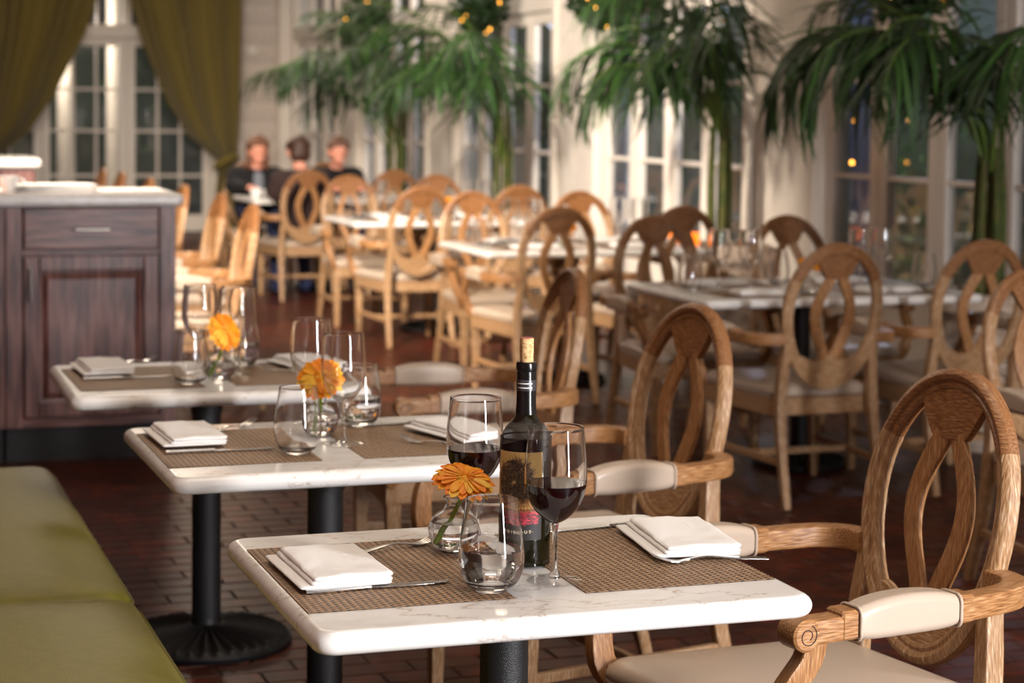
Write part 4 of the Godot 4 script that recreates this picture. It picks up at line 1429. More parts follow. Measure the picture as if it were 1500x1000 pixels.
# ------------------------------------------------------------------ everything
func _ready() -> void:
	rng.seed = 4
	# camera: 1.5 m up, 19 degrees to the right of the rows, a long lens stopped at f/4.2 and focused on the bottle
	var f := 2946.8
	var pitch := 0.06
	var roll := 0.011
	var yaw := 0.335
	var cy := 331.3
	var cam := Camera3D.new()
	cam.name = "camera"
	add_child(cam)
	var view := Basis(Vector3(0, 0, 1), roll).inverse() * Basis(Vector3.RIGHT, pitch) * Basis(Vector3.UP, yaw)
	cam.transform = Transform3D(view.inverse(), Vector3(0, 1.499, 0))
	var lens := CameraAttributesPhysical.new()
	lens.frustum_focal_length = 64.0
	lens.frustum_near = 0.05
	lens.frustum_far = 200.0
	lens.frustum_focus_distance = 3.32
	lens.exposure_aperture = 4.3
	cam.attributes = lens
	cam.projection = Camera3D.PROJECTION_FRUSTUM
	cam.keep_aspect = Camera3D.KEEP_HEIGHT
	cam.near = 0.05
	cam.far = 200.0
	cam.size = 0.05 * 1000.0 / f
	cam.frustum_offset = Vector2(0, -0.05 * (500.0 - cy) / f)
	cam.current = true

	# dusk outside; inside, added ceiling fill panels and a few unseen spotlights
	var env := Environment.new()
	env.background_mode = Environment.BG_SKY
	var sky := Sky.new()
	var dusk := ProceduralSkyMaterial.new()
	dusk.sky_top_color = c8(84, 98, 118)
	dusk.sky_horizon_color = c8(142, 152, 166)
	dusk.ground_bottom_color = c8(50, 52, 54)
	dusk.ground_horizon_color = c8(110, 118, 128)
	dusk.sky_energy_multiplier = 0.12
	dusk.ground_energy_multiplier = 0.06
	sky.sky_material = dusk
	env.sky = sky
	env.tonemap_mode = Environment.TONE_MAPPER_LINEAR
	env.tonemap_exposure = 1.08
	env.sdfgi_enabled = true
	env.ssao_enabled = true
	env.ssil_enabled = true
	var world := WorldEnvironment.new()
	world.name = "world_environment"
	world.environment = env
	add_child(world)
	make_materials()
	unseen_strip_light("unseen tall strip light on a stand, out of view, lighting the banquette tables", Vector3(3.2, 0, 0.9), 1.38, Vector3(-0.6, 0.9, -3.4), Vector2(0.28, 2.1), 40.0, c8(252, 250, 252))  # out of view, placed for the lit edges and tall glass highlights
	unseen_spotlight("unseen_spotlight", "unseen lamp over the banquette side, lighting the far window tables", Vector3(-0.6, 3.1, -7.6), Vector3(3.3, 0.4, -12.6), 62.0, c8(255, 238, 218), 30.0, 0.10)  # unseen lamp, placed to light the far chairs from the bench side
	unseen_spotlight("unseen_spotlight", "unseen lamp lighting the white piers of the window wall", Vector3(1.2, 3.3, -9.0), Vector3(5.0, 1.4, -14.5), 33.0, c8(255, 244, 232), 32.0, 0.12)  # unseen lamp, placed to brighten the piers
	fill_panel("added square fill panel over the banquette tables", Vector3(1.4, 4.1, -3.6), Vector2(1.6, 1.6), 1.8, c8(255, 248, 240))  # these three panels are added ceiling fill
	fill_panel("added square fill panel over the service station", Vector3(2.0, 4.1, -10.0), Vector2(1.6, 1.6), 2.4, c8(255, 244, 232))
	fill_panel("added square fill panel before the curtained wall", Vector3(2.6, 4.1, -18.0), Vector2(1.6, 1.6), 12.0, c8(255, 240, 224))
	build_shell()
	build_back_wall()
	build_window_wall()
	build_floor_bricks()
	build_bench()
	build_station()
	build_tables()
	build_chairs()
	build_settings()
	build_plants()
	build_people()
	print("built")

func build_shell() -> void:
	structure("floor", made(span(Vector3(-1.7, -0.2, BACK_Z - 0.3), Vector3(WALL_X + 0.2, -0.005, 3.2))), M.grout)
	structure("ceiling", made(span(Vector3(-1.7, 4.2, BACK_Z - 0.3), Vector3(WALL_X + 0.2, 4.4, 3.2))), M.plaster)
	structure("wall_left", made(span(Vector3(-1.7, -0.005, BACK_Z), Vector3(-1.5, 4.2, 3.0))), M.unseen_wall_dark)  # this and the front wall are unseen, kept dark to cut reflections
	structure("wall_front", made(span(Vector3(-1.7, -0.005, 3.0), Vector3(WALL_X + 0.2, 4.2, 3.2))), M.unseen_wall_dark)
	# outside: a paved terrace
	structure("terrace_ground", made(span(Vector3(WALL_X + 0.21, -0.3, BACK_Z - 12.0), Vector3(WALL_X + 14.0, -0.06, 6.0))), M.paving)
	structure("courtyard_ground", made(span(Vector3(-4.0, -0.3, BACK_Z - 12.0), Vector3(WALL_X + 0.2, -0.06, BACK_Z - 0.31))), M.paving)

func build_back_wall() -> void:
	# painted brick wall with a wide opening for the doors (x 1.4 to 4.42)
	var s := span(Vector3(-1.5, -0.005, BACK_Z - 0.2), Vector3(1.4, 4.2, BACK_Z))
	join(s, span(Vector3(1.4, 3.3, BACK_Z - 0.2), Vector3(4.42, 4.2, BACK_Z)))
	join(s, span(Vector3(4.42, -0.005, BACK_Z - 0.2), Vector3(WALL_X, 4.2, BACK_Z)))
	var w := structure("wall_back", made(s), M.mortar)
	# bricks of the pier between the doors and the corner
	var meshes := []
	for k in 3:
		meshes.append(made(box(0.2, 0.066, 0.016, Vector3.ZERO, 0.003), 30.0))
	var half := made(box(0.095, 0.066, 0.016, Vector3.ZERO, 0.003), 30.0)
	for row in 56:
		var y := 0.04 + row * 0.0745
		for col in 4:
			var x := 4.53 + col * 0.208 + (0.104 if row % 2 else 0.0)
			if x > 5.16:
				continue
			part("brick", meshes[(row + col) % 3], M.brick_paint[(row * 7 + col * 3) % 3], w, Vector3(x, y, BACK_Z + 0.004 + 0.0015 * ((row * 5 + col * 3) % 4)))
		if row % 2:
			part("brick", half, M.brick_paint[row % 3], w, Vector3(4.478, y, BACK_Z + 0.006))
	# doors: three leaves, three columns of panes each
	var d := french_window("window_1", 3.0, 3, 3, [0.65, 1.16, 1.63], 0.2, 2.19, 3.3)
	d.position = Vector3(1.41, 0, BACK_Z - 0.1)
	# pilaster in the corner
	structure("trim_1", made(join(span(Vector3(WALL_X - 0.16, -0.005, BACK_Z + 0.02), Vector3(WALL_X - 0.001, 4.2, BACK_Z + 0.16), 0.02), span(Vector3(WALL_X - 0.2, -0.005, BACK_Z + 0.02), Vector3(WALL_X - 0.001, 0.2, BACK_Z + 0.2), 0.01)), 30.0), M.paint)
	# curtains drawn back to the sides
	var right := drape("curtain", "olive green curtain tied back beside the painted brick wall", [[3.45, 3.12, 4.62], [2.64, 3.365, 4.62], [2.1, 3.52, 4.61], [1.48, 3.79, 4.60], [1.1, 4.03, 4.58], [0.86, 4.33, 4.55], [0.80, 4.36, 4.54], [0.6, 4.34, 4.57], [0.03, 4.28, 4.62]], BACK_Z + 0.3, 11, 0.05)
	var tie := PackedVector3Array()
	for k in 24:
		var a := TAU * k / 24
		tie.append(Vector3(4.445 + cos(a) * 0.135, 0.83 + 0.03 * sin(a + 0.5) + 0.05 * cos(a), BACK_Z + 0.3 + sin(a) * 0.085))
	part("tieback", made(sweep(tie, rrect(0.07, 0.014, 0.006, 2), Vector3.UP, [], true), 60.0), M.curtain, right)
	drape("curtain", "olive green curtain swept aside above the far service counter", [[3.45, 1.1, 3.04], [2.63, 1.25, 3.0], [2.24, 1.3, 2.87], [1.86, 1.35, 2.68], [1.55, 1.4, 2.53], [1.17, 1.5, 2.27], [0.9, 1.58, 1.95], [0.82, 1.6, 1.86], [0.5, 1.58, 1.88], [0.03, 1.52, 1.92]], BACK_Z + 0.3, 13, 0.05)
	var rod := thing("curtain_rod", "dark metal rod carrying the olive curtains", "curtain rod", Vector3(0, 3.5, BACK_Z + 0.3))
	part("rod", made(bar(Vector3(0.9, 0, 0), Vector3(4.9, 0, 0), 0.02, 12), 50.0), M.lamp_case, rod)
	for x in [1.0, 4.8]:
		part("bracket", made(bar(Vector3(x, 0, 0), Vector3(x, 0, -0.29), 0.014, 8), 50.0), M.lamp_case, rod)
	# thermostat and fire call point on the brick pier
	var th := thing("thermostat", "small round white thermostat high on the painted brick", "thermostat", Vector3(4.8, 2.09, BACK_Z + 0.02))
	part("dial", made(moved(lathe([Vector2(0.0, 0.0), Vector2(0.055, 0.0), Vector2(0.05, 0.03), Vector2(0.0, 0.034)], 24), Transform3D(Basis(Vector3.RIGHT, PI / 2), Vector3.ZERO)), 40.0), M.plastic, th)
	var fa := thing("fire_alarm", "small dark red fire call point on the painted brick", "fire alarm", Vector3(4.79, 0.99, BACK_Z + 0.02))
	part("case", made(box(0.12, 0.14, 0.05, Vector3(0, 0, 0.026), 0.01), 30.0), M.red, fa)
	part("pull_bar", made(box(0.07, 0.02, 0.012, Vector3(0, -0.01, 0.057), 0.003), 30.0), M.plastic, fa)
	# white porch columns stand in the courtyard behind the doors
	for x in [2.95, 3.55]:
		var c := thing("porch_column", "white round porch column seen through the curtained doors", "column", Vector3(x, -0.06, BACK_Z - 2.2), 0.0, "porch columns in the courtyard")
		part("shaft", made(lathe([Vector2(0.11, 0.12), Vector2(0.115, 0.3), Vector2(0.1, 2.9), Vector2(0.1, 3.1)], 28), 40.0), M.paint, c)
		part("base", made(lathe([Vector2(0.16, 0.0), Vector2(0.16, 0.06), Vector2(0.13, 0.09), Vector2(0.12, 0.12)], 28), 30.0), M.paint, c)
		part("capital", made(lathe([Vector2(0.1, 3.1), Vector2(0.15, 3.16), Vector2(0.17, 3.2), Vector2(0.17, 3.26)], 28), 30.0), M.paint, c)
	var ch := thing("added_courtyard_hedge", "added tall dark hedge hiding the sky behind the courtyard doors", "hedge", Vector3(2.5, -0.06, BACK_Z - 6.0))  # added to block the sky seen through the curtained doors
	part("core", made(box(9.0, 2.6, 0.9, Vector3(0, 1.3, 0), 0.1), 30.0), M.leaf[2], ch)
	var cr := RandomNumberGenerator.new()
	cr.seed = 12
	var tufts := shape()
	for k in 1500:
		var cl := cr.randf_range(0.08, 0.16)
		var lf := [PackedVector3Array([Vector3(0, 0, 0), Vector3(cl * 0.5, 0.006, -cl * 0.25), Vector3(cl, 0, 0), Vector3(cl * 0.5, 0.006, cl * 0.25)]), PackedInt32Array([0, 3, 1, 1, 3, 2])]
		join(tufts, moved(lf, Transform3D(Basis.from_euler(Vector3(cr.randf() * TAU, cr.randf() * TAU, cr.randf() * TAU)), Vector3(cr.randf_range(-4.5, 4.5), cr.randf_range(0.05, 2.66), 0.45 + cr.randf_range(-0.03, 0.06)))))
	part("leaves", made(tufts, 30.0), M.leaf[1], ch).set_meta("kind", "stuff")
	var porch := thing("unseen_courtyard_lamp", "unseen lamp on a post in the courtyard, lighting the white columns", "lantern", Vector3(2.45, -0.06, BACK_Z - 1.6))  # unseen lamp, placed to light the columns behind the doors
	part("post", made(lathe([Vector2(0.05, 0.0), Vector2(0.025, 0.06), Vector2(0.02, 2.3), Vector2(0.06, 2.34)], 16), 40.0), M.lamp_case, porch)
	part("lantern_glass", made(lathe([Vector2(0.05, 2.34), Vector2(0.09, 2.4), Vector2(0.09, 2.54), Vector2(0.04, 2.62)], 16), 40.0), M.lamp_face, porch)
	var l := OmniLight3D.new()
	l.name = "lantern_light"
	porch.add_child(l)
	l.position = Vector3(0, 2.47, 0)
	l.light_energy = 4.0
	l.light_color = c8(255, 240, 220)
	l.light_size = 0.08
	l.omni_range = 20.0
	l.omni_attenuation = 2.0
	l.shadow_enabled = true

func build_window_wall() -> void:
	# piers between the french doors; solid header above
	var doors := [[-9.98, -7.5], [-13.3, -10.8], [-16.6, -14.1], [-19.9, -17.4], [-22.8, -20.7]]
	var s := span(Vector3(WALL_X, 3.3, BACK_Z), Vector3(WALL_X + 0.2, 4.2, 3.0))
	var edge := 3.0
	for d in doors:
		join(s, span(Vector3(WALL_X, -0.005, d[1]), Vector3(WALL_X + 0.2, 3.3, edge)))
		edge = d[0]
	join(s, span(Vector3(WALL_X, -0.005, BACK_Z), Vector3(WALL_X + 0.2, 3.3, edge)))
	structure("wall_right", made(s), M.plaster)
	for i in doors.size():
		var d: Array = doors[i]
		var w := french_window("window_%d" % (i + 2), d[1] - d[0] - 0.004, 4 if i < 4 else 3, 1, [1.14, 1.65], 0.60, 2.19, 3.3)
		w.rotation.y = -PI / 2
		w.position = Vector3(WALL_X + 0.05, 0, d[0] + 0.002)
	# moulded edges of the piers
	var k := 2
	for z in [-9.98, -10.8, -13.3, -14.1, -16.6, -17.4, -19.9]:
		structure("trim_%d" % k, made(span(Vector3(WALL_X - 0.035, -0.004, z - 0.05), Vector3(WALL_X - 0.001, 3.36, z + 0.05), 0.012), 30.0), M.paint)
		k += 1
	for e in [[-10.72, -10.06], [-14.02, -13.38], [-17.32, -16.68]]:
		structure("baseboard_%d" % k, made(span(Vector3(WALL_X - 0.024, -0.004, e[0]), Vector3(WALL_X - 0.001, 0.16, e[1]), 0.006), 30.0), M.paint)
		k += 1
	# cloth blinds hang on the terrace behind one leaf of each door
	for e in [[-10.25, -9.7, "pale blue-grey blind behind the glass beside the carved planter"], [-13.55, -13.08, "pale blue-grey blind behind the second set of doors from the carved planter"], [-17.0, -16.5, "pale blue-grey blind behind the third set of doors from the carved planter"]]:
		var t := thing("terrace_blind", e[2], "blind", Vector3(WALL_X + 0.25, 0, 0), 0.0, "cloth blinds on the terrace")
		var rings := []
		for y in [0.1, 3.2]:
			var r := PackedVector3Array()
			for j in 33:
				r.append(Vector3(0.03 * sin(j * 1.15), y, lerpf(e[0], e[1], j / 32.0)))
			for j in 33:
				r.append(Vector3(0.03 * sin((32 - j) * 1.15) + 0.008, y, lerpf(e[1], e[0], j / 32.0)))
			rings.append(r)
		part("cloth", made(loft(rings), 60.0), M.blind, t)
	# unseen cool lamps on posts, placed to light the blinds from outside
	for e in [[-10.6, "unseen cool lamp on the terrace lighting the blind at the first doors"], [-13.9, "unseen cool lamp on the terrace lighting the blind at the second doors"], [-17.3, "unseen cool lamp on the terrace lighting the blind at the third doors"]]:
		var pl := thing("unseen_terrace_lamp", e[1], "lantern", Vector3(WALL_X + 1.2, -0.06, e[0]), 0.0, "unseen lamps on the terrace")
		part("post", made(lathe([Vector2(0.06, 0.0), Vector2(0.025, 0.06), Vector2(0.02, 2.2), Vector2(0.07, 2.24)], 16), 40.0), M.lamp_case, pl)
		part("lantern_glass", made(lathe([Vector2(0.05, 2.24), Vector2(0.1, 2.3), Vector2(0.1, 2.44), Vector2(0.04, 2.52)], 16), 40.0), M.cool_lamp, pl)
		var ol := OmniLight3D.new()
		ol.name = "lantern_light"
		pl.add_child(ol)
		ol.position = Vector3(0, 2.37, 0)
		ol.light_energy = 1.3
		ol.light_color = c8(206, 224, 255)
		ol.light_size = 0.09
		ol.omni_range = 20.0
		ol.omni_attenuation = 2.0
		ol.shadow_enabled = true
	# hedge beyond the terrace, made tall to block the sky behind the panes
	var r := RandomNumberGenerator.new()
	r.seed = 31
	for i in 7:
		var hd := thing("terrace_hedge", "tall dark hedge beyond the terrace doors, blocking the sky", "hedge", Vector3(WALL_X + 3.2, -0.06, -8.5 - 4.0 * i), 0.0, "hedges beyond the terrace")
		part("core", made(box(0.9, 3.0, 3.8, Vector3(0, 1.5, 0), 0.1), 30.0), M.leaf[2], hd)
		var sp := shape()
		for k2 in 2200:
			var c := Vector3(-0.45 + r.randf_range(-0.08, 0.05), r.randf_range(0.02, 3.06), r.randf_range(-1.92, 1.92))
			if k2 % 3 == 0:
				c = Vector3(r.randf_range(-0.5, 0.5), 3.0 + r.randf_range(-0.03, 0.1), r.randf_range(-1.92, 1.92))
			var l := r.randf_range(0.05, 0.1)
			var leaf := [PackedVector3Array([Vector3(0, 0, 0), Vector3(l * 0.5, 0.006, -l * 0.25), Vector3(l, 0, 0), Vector3(l * 0.5, 0.006, l * 0.25)]), PackedInt32Array([0, 3, 1, 1, 3, 2])]
			join(sp, moved(leaf, Transform3D(Basis.from_euler(Vector3(r.randf() * TAU, r.randf() * TAU, r.randf() * TAU)), c)))
		part("leaves", made(sp, 30.0), M.leaf[1], hd).set_meta("kind", "stuff")

func build_floor_bricks() -> void:
	var floor_: Node = get_node("floor")
	var view := (get_node("camera") as Camera3D).global_transform.affine_inverse()
	var br := box(0.194, 0.012, 0.094, Vector3(0, -0.006, 0), 0.003)
	var shared := made(br, 25.0)
	var all := []
	var r := RandomNumberGenerator.new()
	r.seed = 8
	for j in 214:
		for i in 27:
			var c := Vector3(-0.1 + i * 0.2 + (0.1 if j % 2 else 0.0), r.randf_range(-0.0012, 0.0), -1.6 - j * 0.1)
			if c.x > WALL_X - 0.1 or c.z < BACK_Z + 0.06:
				continue
			var q := view * c
			var px := 750.0 + 2946.8 * q.x / -q.z
			var py := 331.3 - 2946.8 * q.y / -q.z
			var seen_ := q.z < -1.0 and px > 40 and px < 1480 and py < 1010
			all.append([-q.z if seen_ else 100.0 - q.z, c, r.randi() % 5, r.randf_range(-0.006, 0.006)])
	all.sort_custom(func(a, b): return a[0] < b[0])
	var rest := [shape(), shape(), shape(), shape(), shape()]
	for n in all.size():
		var e: Array = all[n]
		if n < 300:
			part("paving_brick", shared, M.tiles[e[2]], floor_, e[1]).rotation.y = e[3]
		else:
			join(rest[e[2]], moved(br, Transform3D(Basis(Vector3.UP, e[3]), e[1])))
	var mesh := ArrayMesh.new()
	for k in 5:
		mesh.add_surface_from_arrays(Mesh.PRIMITIVE_TRIANGLES, made(rest[k], 25.0).surface_get_arrays(0))
		mesh.surface_set_material(k, M.tiles[k])
	var o := MeshInstance3D.new()
	o.name = "paving_bricks"
	o.mesh = mesh
	floor_.add_child(o)
	o.set_meta("kind", "stuff")

func build_bench() -> void:
	var t := thing("bench", "low olive green upholstered bench running beside the marble tables", "bench", Vector3(0.345, 0, -4.1))
	part("plinth", made(span(Vector3(-0.24, 0.0, -1.66), Vector3(0.22, 0.31, 1.7), 0.01), 30.0), M.black, t)
	part("seat_frame", made(span(Vector3(-0.29, 0.311, -1.70), Vector3(0.28, 0.355, 1.76), 0.01), 30.0), M.stained, t)
	for e in [[-1.73, -0.125], [-0.121, 1.78]]:
		var rings := []
		var l: float = e[1] - e[0]
		var m: float = (e[0] + e[1]) / 2
		for q in [[0.357, 0.012], [0.363, 0.003], [0.38, 0.0], [0.415, 0.0], [0.436, 0.005], [0.451, 0.015], [0.461, 0.034], [0.470, 0.09], [0.473, 0.16], [0.4745, 0.22]]:
			var r := PackedVector3Array()
			for p in rrect(0.59 - 2 * q[1], l - 2 * minf(q[1], 0.2), maxf(0.05 - q[1] * 0.3, 0.008), 5):
				r.append(Vector3(p.x, q[0], p.y + m))
			rings.append(r)
		var c := part("cushion", made(loft(rings), 50.0), M.olive, t)
		var loop := PackedVector3Array()
		for p in rrect(0.588, l - 0.002, 0.05, 5):
			loop.append(Vector3(p.x, 0.432, p.y + m))
		part("piping", made(sweep(loop, circle2(0.003, 6), Vector3.UP, [], true), 60.0), M.olive_seam, c)

func build_station() -> void:
	var z := -8.42
	cabinet_unit("dark stained cabinet with drawer and panel door at the free end of the counter", 0.742, 1.438, z, true)
	cabinet_unit("dark stained cabinet beside the end unit, mostly out of view under the counter", 0.04, 0.738, z, false)
	var c := thing("counter_top", "grey-white stone counter top with a rounded edge on the dark cabinets", "counter top", Vector3(0.745, 1.0645, z - 0.29))
	var rings := []
	for k in 9:
		var a := deg_to_rad(-90.0 + 180.0 * k / 8.0)
		var r := PackedVector3Array()
		for p in rrect(1.45 - 0.03 * (1.0 - cos(a)), 0.66 - 0.03 * (1.0 - cos(a)), 0.03, 4):
			r.append(Vector3(p.x, 0.025 + 0.025 * sin(a), p.y))
		rings.append(r)
	part("slab", made(loft(rings), 45.0), M.counter, c)
	# things on the counter
	var y := 1.115
	for k in 4:
		var nap := make_napkin(["lowest", "second lowest", "second highest", "topmost"][k] + " folded white napkin in the flat pile on the service counter", Vector3(0.96 + 0.012 * (k % 2), y + 0.0001 + k * 0.0075, z - 0.3), 0.04 * k, Vector2(0.34, 0.2), "napkins piled on the counter")
		nap.scale.y = 0.36
	var cup := thing("tea_cup", "white cup on the service counter beside the napkin pile", "cup", Vector3(0.775, y, z - 0.22))
	part("bowl", made(lathe([Vector2(0.0, 0.0), Vector2(0.022, 0.0), Vector2(0.025, 0.004), Vector2(0.036, 0.03), Vector2(0.042, 0.065), Vector2(0.040, 0.065), Vector2(0.033, 0.03), Vector2(0.0, 0.008)], 32), 40.0), M.china, cup)
	part("handle", made(sweep(spline([Vector3(0.04, 0.055, 0), Vector3(0.062, 0.05, 0), Vector3(0.06, 0.028, 0), Vector3(0.036, 0.022, 0)], 5), circle2(0.004, 8), Vector3(0, 0, 1)), 60.0), M.china, cup)
	var jar := thing("candle_jar", "clear jar with an amber candle at the end of the service counter", "candle", Vector3(0.69, y, z - 0.18))
	part("glass", made(lathe_open([Vector2(0.03, 0.002), Vector2(0.036, 0.006), Vector2(0.038, 0.07), Vector2(0.038, 0.08)], 28), 50.0), M.glass, jar)
	part("candle_flame", made(lathe([Vector2(0.0, 0.003), Vector2(0.028, 0.003), Vector2(0.028, 0.03), Vector2(0.0, 0.032)], 20), 40.0), M.amber, jar)
	# a second counter further down the banquette side
	var b := thing("back_counter", "raised counter with a white top behind the service station", "counter", Vector3(0.72, 0, -11.8))
	part("body", made(span(Vector3(-0.5, 0.0, -0.28), Vector3(0.46, 1.12, 0.28), 0.006), 30.0), M.stained, b)
	part("top", made(span(Vector3(-0.54, 1.1205, -0.32), Vector3(0.49, 1.175, 0.32), 0.012), 30.0), M.counter, b)

# ------------------------------------------------------------------ furniture
const T1 := Vector3(1.069, 0, -3.087)
const T2 := Vector3(1.073, 0, -4.326)
const T3 := Vector3(1.022, 0, -5.484)
const TA := Vector3(3.93, 0, -7.57)
const TB := Vector3(3.9, 0, -10.22)
const TC := Vector3(3.88, 0, -12.8)
const TD := Vector3(3.86, 0, -15.8)

func build_tables() -> void:
	make_table(0.80, 0.676, "small marble-topped pedestal table carrying the wine bottle", T1, 0.0, "banquette tables")
	make_table(0.80, 0.676, "small marble-topped pedestal table between two others in the banquette row", T2, 0.005, "banquette tables")
	make_table(0.80, 0.676, "small marble-topped pedestal table closest to the dark cabinets", T3, -0.023, "banquette tables")
	make_table(1.26, 0.86, "marble-topped table for four beside the carved stone planter", TA, 0.0, "window tables")
	make_table(1.26, 0.86, "marble-topped table for four, second from the carved planter", TB, 0.0, "window tables")
	make_table(1.26, 0.86, "marble-topped table for four, between the second table and the diners", TC, 0.0, "window tables")
	make_table(1.26, 0.86, "marble-topped table at which the three diners sit", TD, 0.0, "window tables")

func build_chairs() -> void:
	var c := make_chair()
	var q := PI / 2
	var places := [
		[1.773, -3.317, q + 0.164, "oval-back armchair with cream arm pads drawn up to the wine bottle table", "armchairs of the banquette row"],
		[1.804, -4.617, q + 0.171, "oval-back armchair at the middle table of the banquette row", "armchairs of the banquette row"],
		[1.90, -5.84, q - 0.06, "oval-back armchair at the banquette table closest to the dark cabinets", "armchairs of the banquette row"],
		[1.737, -9.83, q, "oval-back armchair first in the line beyond the service station", "armchairs beyond the service station"],
		[1.81, -11.04, q, "oval-back armchair second in the line beyond the service station", "armchairs beyond the service station"],
		[1.80, -12.16, q, "oval-back armchair third in the line beyond the service station", "armchairs beyond the service station"],
		[1.77, -13.27, q, "oval-back armchair fourth in the line beyond the service station, crest above the counter", "armchairs beyond the service station"],
		[1.77, -14.55, q, "oval-back armchair fifth in the line beyond the service station, crest above the counter", "armchairs beyond the service station"],
		[1.74, -15.3, q, "oval-back armchair sixth in the line beyond the service station, crest above the counter", "armchairs beyond the service station"],
		[3.635, -7.03, 0.0, "oval-back armchair at the aisle end of the planter table, back to the aisle", "armchairs of the window tables"],
		[4.315, -7.10, 0.0, "oval-back armchair tucked in right beside the carved planter", "armchairs of the window tables"],
		[3.655, -8.20, PI, "oval-back armchair across the planter table from the aisle-end chair", "armchairs of the window tables"],
		[4.33, -8.18, PI, "oval-back armchair between the planter table and the white pier", "armchairs of the window tables"],
		[3.69, -5.19, PI, "oval-back armchair standing apart in front of the carved planter", "armchairs of the window tables"],
		[3.523, -9.713, 0.0, "oval-back armchair at the aisle side of the second table, back to the planter table", "armchairs of the window tables"],
		[4.2, -9.72, 0.0, "oval-back armchair at the window side of the second table, back to the planter table", "armchairs of the window tables"],
		[3.61, -10.76, PI, "oval-back armchair at the aisle side of the second table, back to the third", "armchairs of the window tables"],
		[4.285, -10.78, PI, "oval-back armchair at the window side of the second table, back to the third", "armchairs of the window tables"],
		[3.543, -12.19, 0.0, "oval-back armchair at the aisle side of the third table, back to the second", "armchairs of the window tables"],
		[4.22, -12.3, 0.0, "oval-back armchair at the window side of the third table, back to the second", "armchairs of the window tables"],
		[3.557, -13.40, PI, "oval-back armchair at the aisle side of the third table, back to the diners", "armchairs of the window tables"],
		[4.235, -13.5, PI, "oval-back armchair at the window side of the third table, back to the diners", "armchairs of the window tables"],
		[3.544, -15.19, 0.0, "oval-back armchair in which the diner in brown sits", "armchairs of the window tables"],
		[4.22, -15.2, 0.0, "empty oval-back armchair beside the diner in brown", "armchairs of the window tables"],
		[3.46, -16.42, PI, "oval-back armchair of the diner with long hair", "armchairs of the window tables"],
		[4.14, -16.42, PI, "oval-back armchair of the diner half hidden by palm leaves", "armchairs of the window tables"]]
	for i in places.size():
		var p: Array = places[i]
		if i == 0:
			c.position = Vector3(p[0], 0, p[1])
			c.rotation.y = p[2]
			c.set_meta("label", p[3])
			c.set_meta("group", p[4])
		else:
			copy(c, Vector3(p[0], 0, p[1]), p[2], p[3], p[4])

func place_mat(label: String, at: Vector3, size: Vector2, turn: float, group: String) -> void:
	var t := thing("placemat", label, "placemat", at, turn, group)
	part("weave", made(box(size.x, 0.0018, size.y, Vector3(0, 0.0009, 0), 0.0006), 30.0), M.mat, t)

func first_or_copy(o: Node3D, used: bool, at: Vector3, turn: float, label: String, group: String) -> Node3D:
	if used:
		return copy(o, at, turn, label, group)
	o.position = at
	o.rotation.y = turn
	o.set_meta("label", label)
	o.set_meta("group", group)
	return o

